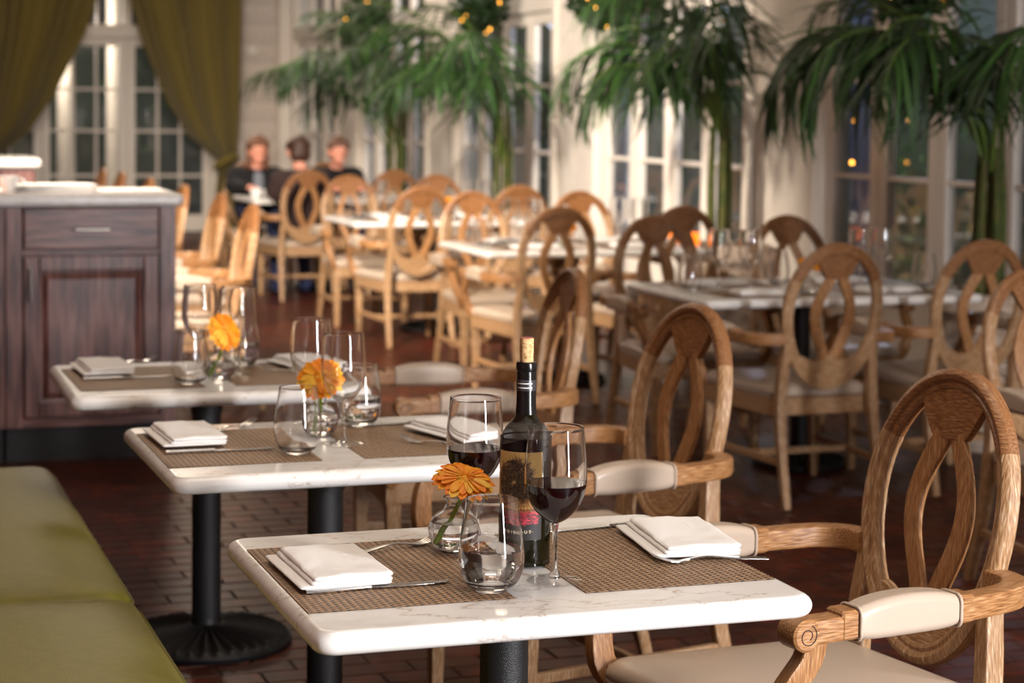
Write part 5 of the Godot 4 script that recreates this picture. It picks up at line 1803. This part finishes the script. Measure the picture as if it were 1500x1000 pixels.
func build_settings() -> void:
	var y := TOP + 0.0002
	var ym := TOP + 0.0022
	# ---- place mats of the banquette row
	var names := ["wine bottle table", "middle banquette table", "banquette table by the cabinets"]
	var centres := [T1, T2, T3]
	for i in 3:
		var c: Vector3 = centres[i]
		var left: float = [0.686, 0.688, 0.653][i]
		var right: float = [1.452, 1.430, 1.387][i]
		place_mat("woven brown placemat at the bench end of the %s" % names[i], Vector3(left + 0.1625, y, c.z - 0.004), Vector2(0.325, 0.444), 0.0, "woven placemats")
		place_mat("woven brown placemat at the chair end of the %s" % names[i], Vector3(right - 0.1625, y, c.z - 0.004), Vector2(0.325, 0.444), 0.0, "woven placemats")
	# ---- glasses of the wine bottle table
	var full := make_wine_glass(0.158)
	first_or_copy(full, false, Vector3(1.108, y, -2.959), 0.0, "stemmed glass of red wine standing in front of the wine bottle", "wine glasses")
	copy(full, Vector3(1.085, y, -3.30), 0.0, "stemmed glass of red wine standing behind the gerbera and the bottle", "wine glasses")
	var wet := make_tumbler(0.066)
	first_or_copy(wet, false, Vector3(0.990, ym, -2.924), 0.0, "stemless tumbler half full of water before the wine bottle", "water tumblers")
	var bottle := make_bottle(Vector3(1.103, y, -3.088), -0.62)
	var pale := mat(c8(196, 186, 160), 0.5)
	lettering("PRINAUT", 0.0075, pale, bottle.get_node("label"), Vector3(0, 0.062, 0), 0.0431, 0.0068)
	var vase := make_vase()
	first_or_copy(vase, false, Vector3(1.016, ym, -3.205), 0.0, "round clear bud vase with water on the wine bottle table", "bud vases")
	var g := make_gerbera(0.42, Vector3(0.014, 0.114, 0.012))
	first_or_copy(g, false, Vector3(1.016, ym + 0.006, -3.205), 0.1, "orange gerbera facing up in the vase beside the wine bottle", "gerberas")
	# ---- glasses of the middle table
	var empty := make_wine_glass(0.0)
	first_or_copy(empty, false, Vector3(1.105, y, -4.295), 0.0, "empty stemmed wine glass beside the bud vase on the middle banquette table", "wine glasses")
	copy(empty, Vector3(1.105, y, -4.60), 0.0, "empty stemmed wine glass at the back of the middle banquette table", "wine glasses")
	var dry := make_tumbler(0.0)
	first_or_copy(dry, false, Vector3(0.981, ym, -4.205), 0.0, "empty stemless tumbler on the placemat of the middle banquette table", "water tumblers")
	copy(wet, Vector3(1.206, ym, -4.535), 0.0, "stemless tumbler of water at the chair side of the middle banquette table", "water tumblers")
	copy(vase, Vector3(1.085, y, -4.43), 0.0, "round clear bud vase on the middle banquette table", "bud vases")
	var g2 := make_gerbera(0.9, Vector3(0.004, 0.128, 0.02))
	first_or_copy(g2, false, Vector3(1.085, y + 0.006, -4.43), -0.35, "orange gerbera in the vase on the middle banquette table", "gerberas")
	# ---- glasses of the third table
	copy(empty, Vector3(1.013, y, -5.54), 0.0, "empty stemmed wine glass behind the gerbera closest to the dark cabinets", "wine glasses")
	copy(empty, Vector3(1.105, y, -5.47), 0.0, "empty stemmed wine glass beside the gerbera closest to the dark cabinets", "wine glasses")
	copy(dry, Vector3(0.95, ym, -5.33), 0.0, "empty stemless tumbler on the placemat closest to the dark cabinets", "water tumblers")
	copy(wet, Vector3(1.15, ym, -5.64), 0.0, "stemless tumbler of water on the banquette table closest to the dark cabinets", "water tumblers")
	copy(vase, Vector3(1.04, y, -5.40), 0.0, "round clear bud vase on the banquette table closest to the dark cabinets", "bud vases")
	copy(g2, Vector3(1.04, y + 0.006, -5.40), 0.5, "orange gerbera in the vase closest to the dark cabinets", "gerberas").get_node("flower_head").rotation.x = 1.15
	# ---- napkins and cutlery
	var yn := ym + 0.0075
	make_napkin("white folded napkin at the bench end of the wine bottle table", Vector3(0.776, yn - 0.002, -3.10), 0.02, Vector2(0.148, 0.24), "folded napkins")
	make_napkin("white folded napkin at the chair end of the wine bottle table", Vector3(1.405, yn - 0.002, -3.145), -0.12, Vector2(0.15, 0.255), "folded napkins")
	make_napkin("white folded napkin at the bench end of the middle banquette table", Vector3(0.778, yn, -4.43), 0.03, Vector2(0.14, 0.25), "folded napkins")
	make_napkin("white folded napkin at the chair end of the middle banquette table", Vector3(1.385, yn, -4.33), 0.25, Vector2(0.14, 0.26), "folded napkins")
	make_napkin("white folded napkin at the bench end of the banquette table by the cabinets", Vector3(0.757, yn, -5.63), 0.03, Vector2(0.14, 0.26), "folded napkins")
	make_napkin("white folded napkin at the chair end of the banquette table by the cabinets", Vector3(1.33, yn, -5.58), 0.2, Vector2(0.14, 0.26), "folded napkins")
	var fork := make_fork()
	var knife := make_knife()
	var i := 0
	for e in [[0.918, -3.238, 0.36, "wine bottle table", "bench"], [0.895, -4.535, 0.75, "middle banquette table", "bench"], [0.862, -5.77, 0.75, "banquette table by the cabinets", "bench"],
			[1.40, -3.005, PI - 0.12, "wine bottle table", "chair"], [1.30, -4.21, PI - 0.9, "middle banquette table", "chair"], [1.25, -5.47, PI - 0.9, "banquette table by the cabinets", "chair"]]:
		first_or_copy(fork, i > 0, Vector3(e[0], ym, e[1]), e[2], "steel fork at the %s end of the %s" % [e[4], e[3]], "steel forks")
		i += 1
	i = 0
	for e in [[0.823, -2.985, 0.03, "wine bottle table", "bench"], [0.823, -4.268, -0.02, "middle banquette table", "bench"], [0.80, -5.475, 0.0, "banquette table by the cabinets", "bench"],
			[1.335, -3.305, PI + 0.1, "wine bottle table", "chair"], [1.31, -4.52, PI, "middle banquette table", "chair"], [1.26, -5.68, PI, "banquette table by the cabinets", "chair"]]:
		first_or_copy(knife, i > 0, Vector3(e[0], ym, e[1]), e[2], "table knife by the napkin at the %s end of the %s" % [e[4], e[3]], "steel table knives")
		i += 1
	# ---- window tables
	var where := ["planter-side window table", "second window table", "third window table"]
	var nth := ["first", "second", "third", "fourth"]
	var mids := [TA, TB, TC]
	for k in 3:
		var c: Vector3 = mids[k]
		var on: String = where[k]
		for sx in [-1.0, 1.0]:
			for sz in [-1.0, 1.0]:
				place_mat("dark woven placemat on the %s, %s side, %s the curtained wall" % [on, "aisle" if sx < 0 else "window", "toward" if sz < 0 else "away from"], Vector3(c.x + sx * 0.285, y, c.z + sz * 0.2), Vector2(0.44, 0.31), 0.0, "placemats on the %s" % on)
				make_napkin("white folded napkin on the %s, %s side, %s the curtained wall" % [on, "aisle" if sx < 0 else "window", "toward" if sz < 0 else "away from"], Vector3(c.x + sx * 0.285, ym + 0.0002, c.z + sz * 0.22), PI / 2 + 0.06 * sx, Vector2(0.14, 0.26), "napkins on the %s" % on)
		var gl := [[-0.365, -0.045], [-0.26, 0.04], [0.40, -0.03], [0.23, 0.085]]
		if k == 1:
			gl = [[-0.33, -0.06], [-0.2, -0.05], [0.3, -0.06], [0.42, -0.05]]
		elif k == 2:
			gl = [[-0.32, -0.06], [-0.05, -0.05], [0.30, 0.0], [0.42, -0.06]]
		var at_n := 0
		gl.sort_custom(func(a, b): return a[0] < b[0])
		for e in gl:
			at_n += 1
			copy(empty, Vector3(c.x + e[0], ym, c.z + e[1]), 0.0, "%s empty stemmed wine glass from the aisle on the %s" % [nth[at_n - 1], on], "wine glasses on the %s" % on)
		at_n = 0
		for e in [[-0.50, -0.03], [-0.03, -0.17], [0.55, 0.06]]:
			at_n += 1
			copy(dry, Vector3(c.x + e[0], ym, c.z + e[1]), 0.0, "%s empty stemless tumbler from the aisle on the %s" % [nth[at_n - 1], on], "tumblers on the %s" % on)
		var vx: float = [-0.12, -0.14, 0.1][k]
		var vz: float = [0.26, 0.28, 0.1][k]
		copy(vase, Vector3(c.x + vx, ym, c.z + vz), 0.0, "round bud vase on the %s" % on, "bud vases")
		copy(g if k != 1 else g2, Vector3(c.x + vx, ym + 0.006, c.z + vz), 0.4, "orange gerbera on the %s" % on, "gerberas")
	# ---- the diners' table
	var cup := thing("coffee_cup", "white cup in front of the woman in black", "cup", Vector3(3.32, TOP + 0.0005, -15.72))
	part("bowl", made(lathe([Vector2(0.0, 0.0), Vector2(0.03, 0.0), Vector2(0.032, 0.004), Vector2(0.042, 0.03), Vector2(0.048, 0.072), Vector2(0.046, 0.072), Vector2(0.039, 0.03), Vector2(0.0, 0.008)], 32), 40.0), M.china, cup)
	part("handle", made(sweep(spline([Vector3(0.046, 0.06, 0), Vector3(0.07, 0.055, 0), Vector3(0.066, 0.03, 0), Vector3(0.042, 0.024, 0)], 5), circle2(0.0045, 8), Vector3(0, 0, 1)), 60.0), M.china, cup)
	copy(dry, Vector3(3.78, TOP + 0.0005, -15.68), 0.0, "clear tumbler on the diners' table", "tumblers on the diners' table")

func build_plants() -> void:
	leaflet_meshes()
	make_planter("carved stone urn planter with swags standing by the terrace doors", Vector3(4.955, 0, -7.72), 0.275, 0.70, true)
	make_planter("plain stone planter between the planter table and the second window table", Vector3(4.94, 0, -10.52), 0.28, 0.72, false)
	make_planter("plain stone planter behind the third window table", Vector3(4.94, 0, -14.35), 0.28, 0.72, false)
	make_planter("plain stone planter behind the diners", Vector3(4.94, 0, -17.3), 0.28, 0.72, false)
	var spread := func(base: Array, sd: int, count: int, len0: float, len1: float, hang: float) -> Array:
		var r := RandomNumberGenerator.new()
		r.seed = sd
		var out := base.duplicate()
		for k in count:
			out.append([105.0 + 150.0 * (k + r.randf_range(0.1, 0.9)) / count, r.randf_range(len0, len1), r.randf_range(60, 84), r.randf_range(hang * 0.7, hang * 1.15), 56, r.randf_range(0.36, 0.46)])
		return out
	# fronds: azimuth, length, rise, droop, leaflets, leaflet length
	make_palm("arching palm in the carved urn, fronds hanging over the terrace doors", Vector3(4.93, 0.677, -7.72), spread.call([
		[182, 1.4, 76, 180, 50, 0.52], [150, 1.35, 68, 170, 50, 0.5], [210, 1.4, 66, 170, 50, 0.5], [118, 1.3, 64, 140, 50, 0.46], [238, 1.4, 62, 150, 50, 0.46], [165, 1.2, 80, 190, 50, 0.48]], 71, 4, 1.0, 1.5, 140.0), 0.75, 51, 0.2)
	make_palm("bushy palm with bright drooping fronds between the planter table and the white pier", Vector3(4.92, 0.697, -10.52), spread.call([
		[180, 1.15, 62, 160, 50, 0.46], [140, 1.3, 58, 150, 50, 0.46], [222, 1.25, 56, 140, 50, 0.46], [116, 1.75, 60, 120, 50, 0.5], [246, 1.25, 54, 135, 50, 0.46], [124, 1.6, 72, 130, 50, 0.48]], 72, 5, 0.9, 1.5, 130.0), 0.85, 52, 0.2)
	make_palm("spreading palm with a tall bundle of green stems behind the third window table", Vector3(4.92, 0.697, -14.35), spread.call([
		[180, 1.4, 70, 130, 50, 0.44], [122, 1.8, 66, 120, 50, 0.5], [235, 1.45, 62, 125, 50, 0.46], [114, 2.0, 58, 125, 50, 0.5], [246, 1.5, 56, 120, 48, 0.44], [135, 1.4, 56, 140, 50, 0.46]], 73, 5, 1.2, 1.9, 120.0), 0.9, 53, 0.32)
	make_palm("palm behind the diners with one frond reaching toward the curtained wall", Vector3(4.92, 0.697, -17.3), spread.call([
		[222, 1.9, 58, 105, 50, 0.46], [180, 1.4, 68, 130, 50, 0.44], [130, 1.5, 64, 130, 50, 0.46], [242, 1.5, 56, 120, 50, 0.46], [116, 1.45, 58, 130, 48, 0.44], [205, 1.3, 60, 140, 48, 0.42]], 74, 5, 1.2, 1.8, 120.0), 0.9, 54, 0.32)
	# evergreen garlands and fairy lights
	make_garland("dark evergreen garland with fairy lights above the carved urn", Vector3(4.85, 2.16, -8.3), Vector3(0.36, 0.42, 0.95), 1500, 8, 61)
	make_garland("dark evergreen garland with fairy lights by the second set of terrace doors", Vector3(4.9, 2.22, -12.3), Vector3(0.36, 0.42, 0.8), 1500, 7, 62)
	make_garland("dark evergreen garland with fairy lights above the spreading palm", Vector3(4.9, 2.3, -14.9), Vector3(0.4, 0.5, 0.7), 1300, 8, 63)
	make_garland("tall dark evergreen garland with fairy lights above the diners' palm", Vector3(4.9, 2.2, -18.3), Vector3(0.45, 1.0, 0.6), 1500, 7, 64)
	# a string of lights down the door post
	var st := thing("string_lights", "string of warm fairy lights hanging down the first terrace doors", "string lights", Vector3(WALL_X - 0.1, 0, -9.36))
	part("wire", made(sweep(spline([Vector3(0, 3.2, 0), Vector3(0.01, 2.2, 0.02), Vector3(0, 1.6, -0.02), Vector3(0.01, 1.2, 0.02)], 6), circle2(0.003, 5), Vector3.RIGHT), 60.0), M.wire, st)
	var ball := made(lathe([Vector2(0.0, -0.012), Vector2(0.009, -0.009), Vector2(0.012, 0.0), Vector2(0.009, 0.009), Vector2(0.0, 0.012)], 10), 80.0)
	for k in 8:
		part("fairy_light_bulb", ball, M.bulb, st, Vector3(-0.012, 1.22 + k * 0.22, 0.02 * sin(k * 2.1)))
	for e in [[4.71, -10.4], [4.71, -10.66]]:  # glowing amber cups for the orange spots beside the palm stems
		var v := thing("amber_glow_cup", "small glowing amber cup on the rim of the stone planter", "candle", Vector3(e[0], 0.72, e[1]), 0.0, "glowing amber cups on the planter")
		part("amber_cup", made(lathe([Vector2(0.0, 0.0), Vector2(0.028, 0.0), Vector2(0.034, 0.01), Vector2(0.036, 0.07), Vector2(0.033, 0.07), Vector2(0.03, 0.012), Vector2(0.0, 0.01)], 24), 40.0), M.amber, v)

func build_people() -> void:
	make_person("person with long reddish-brown hair in a black jacket, facing the room across the far table", Vector3(3.46, 0, -16.36), PI, M.hair_fair, M.cloth_black, true, 1.215, 0.13, M.cloth_grey)
	make_person("person with short dark hair in a brown jumper, seen from behind", Vector3(3.565, 0, -15.26), 0.0, M.hair_dark, M.cloth_brown, false, 1.225, 0.14)
	make_person("person in black half hidden by palm leaves at the far table", Vector3(4.14, 0, -16.36), PI, M.hair_grey, M.cloth_black, false, 1.21, 0.14)
